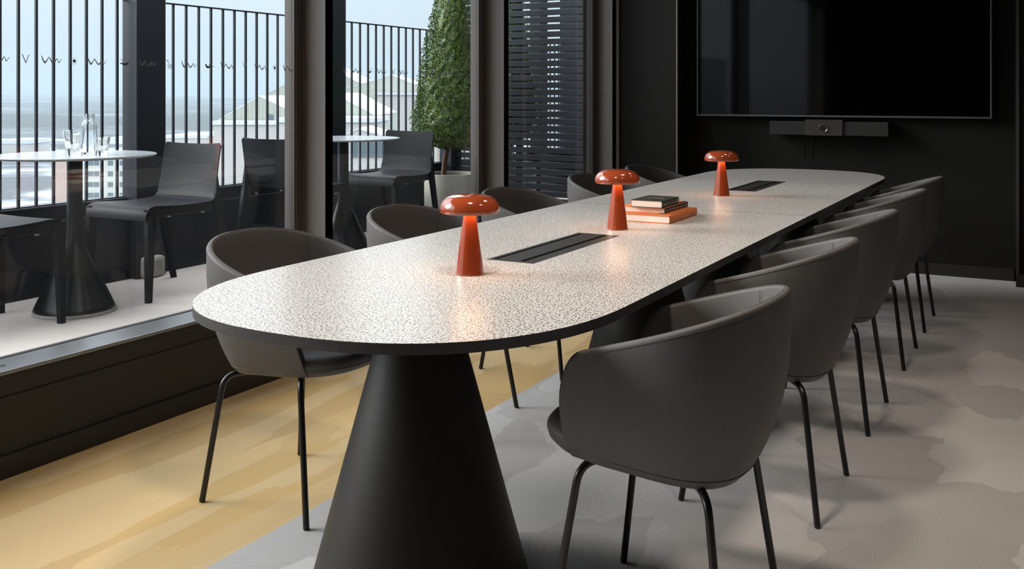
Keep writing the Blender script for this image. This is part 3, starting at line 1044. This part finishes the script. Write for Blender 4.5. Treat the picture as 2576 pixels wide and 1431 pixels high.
vb = empty('video_bar', (-1.425, YB, 0.955))
tag(vb, 'slim video conference bar with round camera under the television', 'video bar')
YF = 7.33 - YB
a0, a1 = -1.845 + 1.425, -1.02 + 1.425
m0, m1 = -1.587 + 1.425, -1.325 + 1.425
MB().box((a0, YF + 0.004, 0.0), (m0, -0.03, 0.098)).build('speaker_grille', M['bar'], vb, 0.003)
MB().box((m1, YF + 0.004, 0.0), (a1, -0.03, 0.098)).build('speaker_grille', M['bar'], vb, 0.003)
MB().box((m0, YF - 0.006, -0.002), (m1, -0.03, 0.112)).build('camera_housing', M['barmid'], vb, 0.003)
ln = MB().lathe([(0.0, 0.006), (0.024, 0.006), (0.024, 0.0)], 32, cap=False).build('camera_lens', M['lens'], vb)
ln.rotation_euler = (PI / 2, 0, 0); ln.location = (-0.033, YF - 0.006, 0.053)
rg = MB().lathe([(0.031, 0.0), (0.031, 0.006), (0.029, 0.008), (0.025, 0.0062), (0.024, 0.004)], 40, cap=False).build('lens_ring', M['ring'], ln)
MB().box((-0.045, YF - 0.0075, 0.003), (-0.041, YF - 0.0055, 0.009)).box((-0.039, YF - 0.0075, 0.003), (-0.035, YF - 0.0055, 0.009)).box((-0.033, YF - 0.0075, 0.003), (-0.029, YF - 0.0055, 0.009)).box((-0.027, YF - 0.0075, 0.003), (-0.023, YF - 0.0055, 0.009)).build('small_print', M['bezel'], vb)
MB().box((-0.25, -0.03, 0.02), (0.2, 0.0, 0.09)).build('wall_bracket', M['slot'], vb)
MB().tube(smooth_pts([(-0.17, -0.006, 0.0), (-0.172, -0.006, -0.03), (-0.20, -0.006, -0.075), (-0.205, -0.006, -0.12), (-0.198, -0.006, -0.17)], 5), 0.0025, 8).build('cable', M['gasket'], vb)
MB().tube(smooth_pts([(-0.125, -0.006, 0.0), (-0.13, -0.006, -0.05), (-0.145, -0.006, -0.11), (-0.142, -0.006, -0.17)], 5), 0.0022, 8).build('cable', M['gasket'], vb)

# ================================================================== terrace
ZTR = 0.25
YT0, YT1 = -3.0, 11.5
struct('terrace', MB().box((-4.60, YT0, ZTR - 0.12), (-3.18, YT1, ZTR)), M['tile'], 'pale tiled terrace floor outside the windows', 'terrace')
XP = -4.40
par = MB()
par.box((-4.56, YT0, ZTR - 0.4), (XP, YT1, 0.612))
par.box((-4.56, YT0, 0.612), (-4.43, YT1, 0.682))
struct('parapet', par, M['parapet'], 'low dark metal parapet wall round the terrace', 'parapet', 0.003)
struct('trim_9', MB().box((-4.43, YT0, 0.608), (XP + 0.004, YT1, 0.616)).box((-4.565, YT0, 0.682), (-4.425, YT1, 0.690)), M['rail'], 'thin metal capping of the parapet', 'trim')
for i, (a, b, lab) in enumerate([(3.745, 3.945, 'dark square steel column beside the first cafe table'),
                                 (5.345, 5.55, 'dark square steel column behind the second cafe table'),
                                 (6.93, 7.06, 'dark square steel column at the corner of the slatted screen'),
                                 (8.54, 8.70, 'dark square steel column beyond the slatted screen'),
                                 (2.145, 2.345, 'dark square steel column outside the near window')]):
    if i == 4: continue
    w = 0.115
    o = MB().box((-4.35 - w, a, ZTR), (-4.35, b, 3.4)).build('terrace_column', M['rail'], None, 0.004)
    tag(o, lab, 'column', 'terrace columns', 'structure')

rl = empty('balcony_railing', (-4.46, 4.5, 0.69))
tag(rl, 'tall black balcony railing of thin upright bars on the parapet', 'railing')
def seg_ranges():
    return [(-1.0, 3.745), (3.945, 5.345), (5.55, 6.93), (7.06, 8.54), (8.70, 9.3)]
tr = MB()
for a, b in seg_ranges():
    tr.box((-0.012, a - 4.5, 1.765 - 0.69), (0.012, b - 4.5, 1.773 - 0.69))
    tr.box((-0.012, a - 4.5, 0.0), (0.012, b - 4.5, 0.006))
tr.build('top_rail', M['rail'], rl)
bal = None
ys = [2.44 + 0.0975 * k for k in range(-28, 72)]
ys = [y for y in ys if any(a + 0.01 < y < b - 0.01 for a, b in seg_ranges())]
for y in ys[:100]:
    if bal is None:
        bal = MB().box((-0.006, -0.006, 0.004), (0.006, 0.006, 1.766 - 0.69)).build('baluster', M['rail'], rl)
        bal.location = (0, y - 4.5, 0)
    else:
        o = bal.copy(); COL.objects.link(o); o.location = (0, y - 4.5, 0); o.parent = rl

# slatted screen across the terrace
sc = empty('slatted_screen', (-3.8, 7.02, ZTR))
tag(sc, 'dark horizontal slatted privacy screen across the terrace end', 'screen')
slm = MB()
z = 0.02
while z < 3.0:
    slm.box((-0.56, -0.009, z), (0.60, 0.009, z + 0.044))
    z += 0.0572
slm.build('slats', M['slat'], sc, 0.002)
MB().box((-0.58, 0.009, 0.0), (-0.53, 0.04, 3.05)).box((0.555, 0.009, 0.0), (0.60, 0.04, 3.05)).box((0.0, 0.009, 0.0), (0.04, 0.04, 3.05)).build('screen_post', M['rail'], sc)
struct('wall_terrace', MB().box((-4.52, 9.32, ZTR), (-4.20, 9.42, 3.2)), M['parapet'], 'dark wall at the far end of the terrace', 'wall')
struct('wall_facade', MB().box((-3.30, YB + 0.12, -0.2), (-3.17, 11.4, 3.2)), M['parapet'], 'dark building facade beyond the meeting room', 'wall')

# cafe tables
def cafe_table():
    root = empty('cafe_table')
    MB().lathe([(0.0, 0.712), (0.345, 0.712), (0.355, 0.716), (0.357, 0.720), (0.355, 0.723), (0.0, 0.723)], 96, cap=False).build('table_top', M['cafetop'], root)
    pr_ = [(0.176, 0.012), (0.178, 0.018), (0.170, 0.034), (0.112, 0.158), (0.054, 0.280), (0.044, 0.305), (0.037, 0.33), (0.034, 0.37), (0.034, 0.712)]
    MB().lathe(pr_, 64).build('pedestal', M['cafebase'], root)
    MB().lathe([(0.178, 0.0), (0.180, 0.002), (0.180, 0.014), (0.174, 0.017)], 64).build('base_ring', M['ringbase'], root)
    MB().box((-0.08, -0.01, 0.700), (0.08, 0.01, 0.712)).box((-0.01, -0.08, 0.700), (0.01, 0.08, 0.712)).build('top_bracket', M['cafebase'], root)
    return root
ctb = cafe_table(); ctb.location = (-3.965, 3.06, ZTR)
tag(ctb, 'round grey cafe table on the terrace holding the glasses and carafe', 'table', 'cafe tables on the terrace')
copy_thing(ctb, (-3.965, 5.03, ZTR), 0, 'empty round grey cafe table on the terrace near the clipped tree')

# outdoor chairs: one-piece plastic chair
def patio_chair():
    """faces +y. seat 0.43 wide, seat height 0.455, back to 0.80"""
    root = empty('patio_chair')
    # the seat and back are one bent sheet
    side = [(0.237, 0.392), (0.2365, 0.412), (0.230, 0.434), (0.212, 0.450), (0.18, 0.456), (0.11, 0.452), (0.0, 0.446), (-0.12, 0.446), (-0.175, 0.450),
            (-0.200, 0.462), (-0.215, 0.49), (-0.226, 0.55), (-0.238, 0.63), (-0.252, 0.71), (-0.258, 0.738), (-0.260, 0.743)]
    s = smooth_pts(side, 3)
    def half_w(i):
        y, z = s[i]
        return 0.2 + (0.014 if z < 0.47 else 0.004) - (0.010 if z > 0.736 else 0)
    seat_n = max(i for i, (y, z) in enumerate(s) if z < 0.463 and y > -0.21)
    def sheet(i0, i1, curve):
        rows = []
        th = 0.007
        for side_ in (1, -1):
            rr = []
            rng = range(i0, i1 + 1) if side_ == 1 else range(i1, i0 - 1, -1)
            for i in rng:
                y, z = s[i]
                a = s[max(0, i - 1)]; b = s[min(len(s) - 1, i + 1)]
                ty, tz = b[0] - a[0], b[1] - a[1]; l = math.hypot(ty, tz)
                ny, nz = tz / l, -ty / l
                hw = half_w(i)
                row = []
                for k in range(13):
                    u = -1 + 2 * k / 12
                    c = curve(i, u)
                    row.append((u * hw, y + ny * (th / 2 * side_) + ny * c, z + nz * (th / 2 * side_) + nz * c))
                rr.append(row)
            rows += rr
        mb = MB().grid(rows, close_u=True, smooth=True)
        nv = 13; m = len(rows)
        base = len(mb.v) - nv * m
        h = m // 2
        for j in (0, nv - 1):
            for i in range(h - 1):
                q = (base + i * nv + j, base + (i + 1) * nv + j, base + (m - 2 - i) * nv + j, base + (m - 1 - i) * nv + j)
                mb.f.append(q if j == 0 else tuple(reversed(q))); mb.sm.append(False)
        return mb
    sheet(0, seat_n + 1, lambda i, u: -0.004 * (1 - u * u)).build('seat', M['plastic'], root)
    sheet(seat_n, len(s) - 1, lambda i, u: -0.012 * (1 - u * u) * min(1, max(0, (s[i][1] - 0.46) / 0.1))).build('backrest', M['plastic'], root)
    # side rails under the seat
    ra = MB()
    for sx in (-1, 1):
        ra.box((sx * 0.2065 - 0.0075, -0.19, 0.405), (sx * 0.2065 + 0.0075, 0.20, 0.447))
    ra.build('side_rail', M['plastic'], root, 0.004)
    for sx in (-1, 1):
        # front leg grows out of the seat corner, rear leg runs up into the back
        def bar(pts, w):
            rows = []
            for (x, y, z), (wx, wy) in zip(pts, w):
                rows.append([(x - wx, y - wy, z), (x + wx, y - wy, z), (x + wx, y + wy, z), (x - wx, y + wy, z)])
            mb = MB().grid(rows, close_v=True, smooth=False)
            n = len(mb.v)
            mb.f.append((3, 2, 1, 0)); mb.sm.append(False)
            mb.f.append((n - 4, n - 3, n - 2, n - 1)); mb.sm.append(False)
            return mb
        bar([(sx * 0.210, 0.222, 0.0), (sx * 0.209, 0.216, 0.25), (sx * 0.207, 0.210, 0.38), (sx * 0.205, 0.205, 0.445)],
            [(0.013, 0.013), (0.016, 0.019), (0.016, 0.025), (0.016, 0.028)]).build('leg', M['plastic'], root, 0.0015)
        bar([(sx * 0.208, -0.318, 0.0), (sx * 0.208, -0.262, 0.25), (sx * 0.207, -0.224, 0.43), (sx * 0.203, -0.228, 0.53), (sx * 0.196, -0.234, 0.59)],
            [(0.012, 0.013), (0.013, 0.019), (0.013, 0.022), (0.008, 0.009), (0.004, 0.004)]).build('leg', M['plastic'], root, 0.0015)
    st = MB()
    for y in (0.10, -0.12):
        st.box((0.208, y - 0.008, 0.398), (0.218, y + 0.008, 0.4045)).box((-0.218, y - 0.008, 0.398), (-0.208, y + 0.008, 0.4045))
    st.build('bumper_stop', M['rubber'], root)
    return root
pc = patio_chair()
XC = -4.025
pc.location = (XC, 3.575, ZTR); pc.rotation_euler = (0, 0, PI)
tag(pc, 'dark plastic patio chair right of the first cafe table', 'chair', 'patio chairs on the terrace')
copy_thing(pc, (XC, 2.655, ZTR), 0, 'dark plastic patio chair at the left picture edge, only seat and legs showing')
copy_thing(pc, (XC, 4.665, ZTR), 0, 'dark plastic patio chair seen from behind, beside the first window post')
copy_thing(pc, (XC, 5.60, ZTR), PI, 'dark plastic patio chair beside the potted clipped tree')

# glasses and carafe
def tumbler(x, y, r, hgt, label):
    root = empty('drinking_glass', (x, y, ZTR + 0.7232))
    tag(root, label, 'glass', 'drinking glasses on the cafe table')
    out = [(0.0, 0.0), (r * 0.68, 0.0), (r * 0.72, 0.003), (r * 0.75, hgt * 0.25), (r * 0.86, hgt * 0.55), (r * 0.995, hgt), (r * 0.955, hgt), (r * 0.80, hgt * 0.5), (r * 0.66, hgt * 0.26), (0.0, hgt * 0.24)]
    MB().lathe(out, 40, cap=False).build('glass_body', M['clear'], root)
    return root
tumbler(-3.92, 3.02, 0.047, 0.115, 'larger clear tumbler left of the carafe on the cafe table')
tumbler(-3.80, 3.075, 0.036, 0.083, 'smaller clear tumbler right of the carafe on the cafe table')
cf = empty('carafe', (-3.95, 3.125, ZTR + 0.7232))
tag(cf, 'clear glass water carafe between the two tumblers', 'carafe')
MB().lathe([(0.0, 0.0), (0.033, 0.0), (0.035, 0.004), (0.035, 0.125), (0.033, 0.140), (0.024, 0.155), (0.023, 0.16), (0.0255, 0.186), (0.0235, 0.186), (0.021, 0.16), (0.022, 0.154), (0.031, 0.138), (0.0325, 0.125), (0.0325, 0.008), (0.0, 0.008)], 40, cap=False).build('carafe_body', M['clear'], cf)

# concrete block
o = MB().box((-0.04, -0.07, 0), (0.04, 0.07, 0.115)).build('concrete_block', M['stone'], None, 0.02)
o.location = (-4.345, 3.84, ZTR); o.rotation_euler = (0, 0, 0.1)
tag(o, 'pale concrete block on the terrace floor against the parapet', 'block')

# ------------------------------------------------------------------ clipped trees in pots
def topiary(loc, z_pot, r_pot, foliage, seed, lean, label, leaves=9000):
    root = empty('potted_tree', (loc[0], loc[1], ZTR))
    tag(root, label, 'potted tree', 'clipped trees in pots')
    hp = z_pot - ZTR
    MB().lathe([(r_pot * 0.86, 0.0), (r_pot * 0.99, 0.012), (r_pot, 0.03), (r_pot, hp - 0.006), (r_pot * 0.985, hp), (r_pot * 0.90, hp), (r_pot * 0.89, hp - 0.006), (r_pot * 0.89, hp - 0.05)], 64, cap=False).build('pot', M['pot'], root)
    MB().lathe([(0.0, hp - 0.04), (r_pot * 0.90, hp - 0.05)], 40, cap=False).build('soil', M['soil'], root)
    z0 = foliage[0][1]
    tk = MB()
    tk.tube(smooth_pts([(-lean, 0.0, hp - 0.06), (-lean * 0.85, 0.0, hp + 0.08), (-lean * 0.5, 0, hp + 0.20), (-lean * 0.2, 0, z0 - ZTR + 0.18), (0, 0, z0 - ZTR + 0.5)], 5), 0.019, 12)
    for k in range(6):
        a = k * 1.1 + 0.4
        tk.tube([(-lean * 0.5, 0, hp + 0.20), (-lean * 0.4 + 0.06 * math.cos(a), 0.06 * math.sin(a), z0 - ZTR + 0.08), (0.14 * math.cos(a), 0.14 * math.sin(a), z0 - ZTR + 0.2)], [0.011, 0.008, 0.004], 8)
    tk.build('trunk', M['bark'], root)
    rnd = random.Random(seed)
    fo = MB()
    def rad(z):
        return lerp_tab([(b, a) for a, b in foliage], z)
    za, zb = foliage[0][1], foliage[-1][1]
    # dense core
    core = []
    for k in range(30):
        z = za + 0.03 + (zb - za - 0.05) * k / 29
        row = []
        for j in range(28):
            a = 2 * PI * j / 28
            r = max(0.005, rad(z) * (0.78 + 0.10 * rnd.random()) - 0.01)
            row.append((r * math.cos(a), r * math.sin(a), z - ZTR))
        core.append(row)
    fo.grid(core, close_v=True, smooth=False)
    n = 0
    while n < leaves:
        z = za + (zb - za) * rnd.random() ** 1.15
        if rnd.random() > rad(z) / 0.30: continue
        a = 2 * PI * rnd.random()
        lump = 1 + 0.05 * math.sin(5 * a + z * 9) + 0.04 * math.sin(11 * a - z * 17)
        r = rad(z) * lump * (0.82 + 0.22 * rnd.random())
        c = Vector((r * math.cos(a), r * math.sin(a), z - ZTR))
        d = Vector((math.cos(a) + rnd.uniform(-.8, .8), math.sin(a) + rnd.uniform(-.8, .8), rnd.uniform(-.4, 1.0))).normalized()
        t = d.cross(Vector((rnd.uniform(-1, 1), rnd.uniform(-1, 1), rnd.uniform(-1, 1)))).normalized()
        l = rnd.uniform(0.009, 0.015); w = l * 0.45
        fold = d.cross(t) * (w * 0.25)
        fo.add([c, c + d * l * 0.5 + t * w + fold, c + d * l, c + d * l * 0.5 - t * w + fold], [(0, 1, 2), (0, 2, 3)])
        n += 1
    fo.build('foliage', M['leaf'], root)
    return root
topiary((-3.93, 6.27), 0.665, 0.205, [(0.02, 0.83), (0.12, 0.86), (0.22, 0.90), (0.275, 0.98), (0.285, 1.05), (0.262, 1.22), (0.222, 1.45), (0.185, 1.65), (0.145, 1.85), (0.105, 2.05), (0.06, 2.3), (0.01, 2.5)], 5, 0.075,
        'tall clipped conical evergreen in a round pale pot on the terrace', 22000)
topiary((-4.09, 7.5), 0.665, 0.205, [(0.02, 0.83), (0.12, 0.86), (0.22, 0.90), (0.285, 1.05), (0.262, 1.22), (0.222, 1.45), (0.185, 1.65), (0.145, 1.85), (0.105, 2.05), (0.06, 2.3), (0.01, 2.5)], 9, 0.03,
        'clipped evergreen standing behind the slatted screen', 5000)

# ================================================================== the view
FW = Vector((-math.sin(YAW), math.cos(YAW))); RT = Vector((math.cos(YAW), math.sin(YAW)))
def vp(side, dist, z=0):
    """a place in the landscape: metres ahead along the terrace view and metres to its side"""
    p = FW * dist + RT * side
    return (p.x, p.y, z)
def view_box(mb, s0, s1, d0, d1, z0, z1, turn=0.0):
    vs = [vp(s, d, z) for z in (z0, z1) for s, d in ((s0, d0), (s1, d0), (s1, d1), (s0, d1))]
    mb.add(vs, [(3, 2, 1, 0), (4, 5, 6, 7), (0, 1, 5, 4), (1, 2, 6, 5), (2, 3, 7, 6), (3, 0, 4, 7)])
    return mb
GZ = -30.0
# land sheet, rising to low wooded hills
rows = []
rnd = random.Random(11)
dist = [60, 150, 260, 380, 480, 560, 620, 680, 760, 900, 1100, 1400, 1800, 2300, 2900, 3500, 4200]
for d in dist:
    row = []
    for k in range(61):
        s = -d * 1.9 + d * 2.6 * k / 60
        z = GZ
        if d > 500:
            z += min(1, (d - 500) / 400) * (5 + 3.0 * math.sin(s * 0.010 + d) + 2 * math.sin(s * .031))
        if d > 1400: z += 4 * math.sin(s * 0.0016 + d * 0.9) + 3
        if d >= 2900: z += 5
        if d >= 3500: z += 6 + 5 * math.sin(s * 0.0021)
        row.append(vp(s, d, z))
    rows.append(row)
struct('land', MB().grid(rows[:8], smooth=True), M['land'], 'snowy ground far below the terrace', 'landscape')
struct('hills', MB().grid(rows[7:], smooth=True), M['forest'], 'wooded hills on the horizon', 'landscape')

F = 2504.4
def gable(name, label, px_l, px_r, px_peak, y_peak, y_eave, d, depth, y_base=None, wall=M['cladding'], lower=None, ridge_fall=0.0):
    """gabled building; its front stands square to the terrace view at distance d"""
    root = empty(name, vp(((px_l + px_r) / 2 - 1288) / F * d, d, GZ))
    tag(root, label, 'building', 'buildings below the terrace')
    inv = root.location.copy()
    def w(s, dd, z):
        p = Vector(vp(s, dd, z)); return (p.x - inv.x, p.y - inv.y, p.z - inv.z)
    sl, sr, spk = [(p - 1288) / F * d for p in (px_l, px_r, px_peak)]
    zp = CAM_H - (y_peak - 237) / F * d; ze = CAM_H - (y_eave - 237) / F * d
    mb = MB()
    vs = [w(sl, d, GZ), w(sr, d, GZ), w(sr, d, ze), w(spk, d, zp), w(sl, d, ze),
          w(sl, d + depth, GZ), w(sr, d + depth, GZ), w(sr, d + depth, ze), w(spk, d + depth, zp - ridge_fall), w(sl, d + depth, ze)]
    mb.add(vs, [(0, 1, 2, 3, 4), (1, 6, 7, 2), (6, 5, 9, 8, 7), (5, 0, 4, 9)])
    mb.build('wall', wall, root)
    o = 0.06; t = 0.14
    rf = MB()
    for a, b in ((sl, spk), (sr, spk)):
        ea = a + (o if a > b else -o)
        zz = ze - o * 0.3
        q = [w(ea, d - o, zz), w(spk, d - o, zp), w(spk, d + depth, zp - ridge_fall), w(ea, d + depth, zz)]
        q2 = [(x, y, z + t) for x, y, z in q]
        rf.add(q + q2, [(0, 1, 2, 3), (7, 6, 5, 4), (0, 4, 5, 1), (1, 5, 6, 2), (2, 6, 7, 3), (3, 7, 4, 0)])
    rf.build('roof', M['snow'], root)
    if lower:
        lb = MB(); cb = MB()
        for (xl, xr, yt, dd) in lower:
            s0, s1 = [(p - 1288) / F * dd for p in (xl, xr)]
            zt = CAM_H - (yt - 237) / F * dd
            vs = [w(s, q, z) for z in (GZ, zt) for s, q in ((s0, dd), (s1, dd), (s1, d - 0.1), (s0, d - 0.1))]
            fs = [(3, 2, 1, 0), (4, 5, 6, 7), (0, 1, 5, 4), (1, 2, 6, 5), (2, 3, 7, 6), (3, 0, 4, 7)]
            lb.add(vs, fs)
            vs = [w(s, q, z) for z in (zt, zt + 0.45) for s, q in ((s0 - .2, dd - .2), (s1 + .2, dd - .2), (s1 + .2, d - 0.1), (s0 - .2, d - 0.1))]
            cb.add(vs, fs)
        lb.build('annex_wall', M['render'], root)
        cb.build('annex_roof', M['snow'], root)
    # upright ribs of the cladding
    return root, w, d
g1, w1, d1 = gable('gabled_building', 'pale gabled building seen through the near window, closest of the roofs', 545, 790, 652, 243, 307, 120, 14, lower=[(537, 800, 314, 117)])
wd = MB()
def wbox(mb, w, d, px0, px1, y0, y1, t=0.15):
    s0, s1 = [(p - 1288) / F * d for p in (px0, px1)]
    z0, z1 = [CAM_H - (y - 237) / F * d for y in (y1, y0)]
    vs = [w(s, q, z) for z in (z0, z1) for s, q in ((s0, d - t), (s1, d - t), (s1, d + 0.05), (s0, d + 0.05))]
    mb.add(vs, [(3, 2, 1, 0), (4, 5, 6, 7), (0, 1, 5, 4), (1, 2, 6, 5), (2, 3, 7, 6), (3, 0, 4, 7)])
wbox(wd, w1, d1, 672, 688, 288, 303); wd.build('window', M['pane'], g1)
rb = MB()
for px in range(560, 745, 9):
    t = (px - 545) / (652 - 545) if px < 652 else (790 - px) / (790 - 652)
    wbox(rb, w1, d1, px, px + 1.6, 307 - 64 * t + 4, 308, 0.08)
rb.build('cladding_rib', M['cladding'], g1)
g2, w2, d2 = gable('gabled_building', 'largest gabled building, higher roof behind the near window post', 668, 960, 815, 165, 238, 200, 30, lower=None)
g3, w3, d3 = gable('gabled_building', 'pale building with two gables left of the clipped tree', 862, 1075, 985, 190, 226, 165, 22, wall=M['cladding'], lower=[(945, 1038, 239, 158)])
g4, w4, d4 = gable('gabled_building', 'low snow roofed hall below the second cafe table', 780, 944, 838, 236, 292, 110, 20, lower=[(700, 944, 308, 100)])
wd = MB(); wbox(wd, w3, 158, 1040, 1053, 275, 301); wd.build('window', M['pane'], g3)
g5, w5, d5 = gable('gabled_building', 'distant snow roofed shed beside the clipped tree', 1035, 1180, 1100, 246, 258, 250, 20, wall=M['pink'])
g6, w6, d6 = gable('gabled_building', 'low white shed with blue grey doors seen under the second cafe table', 860, 968, 900, 326, 345, 90, 8, wall=M['render'])
wd = MB()
for a in (884, 905, 926, 947): wbox(wd, w6, d6, a, a + 16, 352, 395)
wd.build('door_panel', M['pane'], g6)

# apartment block
ab = empty('apartment_block', vp(-105, 259, GZ))
tag(ab, 'cream apartment block with pink end wall far below the first cafe table', 'building', 'buildings below the terrace')
iv = ab.location.copy()
def wa(s, d, z):
    p = Vector(vp(s, d, z)); return (p.x - iv.x, p.y - iv.y, p.z - iv.z)
def abox(mb, px0, px1, y0, y1, d0, dep):
    s0, s1 = [(p - 1288) / F * d0 for p in (px0, px1)]
    z0, z1 = [max(GZ, CAM_H - (y - 237) / F * d0) for y in (y1, y0)]
    vs = [wa(s, q, z) for z in (z0, z1) for s, q in ((s0, d0), (s1, d0), (s1, d0 + dep), (s0, d0 + dep))]
    mb.add(vs, [(3, 2, 1, 0), (4, 5, 6, 7), (0, 1, 5, 4), (1, 2, 6, 5), (2, 3, 7, 6), (3, 0, 4, 7)])
    return mb
abox(MB(), 168, 345, 390, 900, 259, 14).build('wall', M['white'], ab)
abox(MB(), 132, 168, 390, 900, 259, 14).build('end_wall', M['pink'], ab)
abox(MB(), 130, 347, 385, 391, 258.5, 15).build('roof', M['snow'], ab)
wn_ = MB()
for row in range(5):
    y = 404 + row * 27
    for (a, b) in ((221, 234), (236, 249), (271, 284), (301, 309), (318, 330)):
        abox(wn_, a, b, y, y + 12, 258.9, 0.2)
wn_.build('window', M['pane'], ab)
abox(MB(), 270, 345, 346, 362, 320, 20).build('penthouse', M['snow'], ab)
# small far roofs
for i, (a, b, y0, y1, d, lab) in enumerate([(418, 520, 340, 356, 330, 'long low snow covered roof left of the gabled building'),
                                            (524, 541, 332, 352, 300, 'small orange shed under snow beside the gabled building'),
                                            (0, 70, 352, 372, 520, 'snow covered hall at the far left edge of the view')]):
    root = empty('low_shed', vp(((a + b) / 2 - 1288) / F * d, d, GZ))
    tag(root, lab, 'building', 'buildings below the terrace')
    iv = root.location.copy()
    abox(MB(), a, b, (y0 + y1) / 2, 1200, d, 25).build('wall', M['pink'] if i == 1 else M['render'], root)
    abox(MB(), a - 2, b + 2, y0, (y0 + y1) / 2, d - 0.3, 26).build('roof', M['snow'], root)
HAZE = 0.00025
if HAZE:
    m = bpy.data.materials.new('winter_haze'); m.use_nodes = True
    nt = m.node_tree; nt.nodes.clear()
    o = nt.nodes.new('ShaderNodeOutputMaterial'); v = nt.nodes.new('ShaderNodeVolumeScatter')
    v.inputs['Color'].default_value = (0.86, 0.95, 1.0, 1); v.inputs['Density'].default_value = HAZE
    ab_ = nt.nodes.new('ShaderNodeVolumeAbsorption'); ab_.inputs['Color'].default_value = (0.0, 0.25, 0.42, 1)
    ab_.inputs['Density'].default_value = HAZE * 1.0
    ad = nt.nodes.new('ShaderNodeAddShader')
    nt.links.new(v.outputs[0], ad.inputs[0]); nt.links.new(ab_.outputs[0], ad.inputs[1])
    nt.links.new(ad.outputs[0], o.inputs['Volume'])
    mb = MB(); view_box(mb, -4500, 900, 50, 4300, GZ - 2, 60)
    hz = mb.build('haze', m)
    tag(hz, 'thin winter haze over the distant hills', 'haze', kind='stuff')
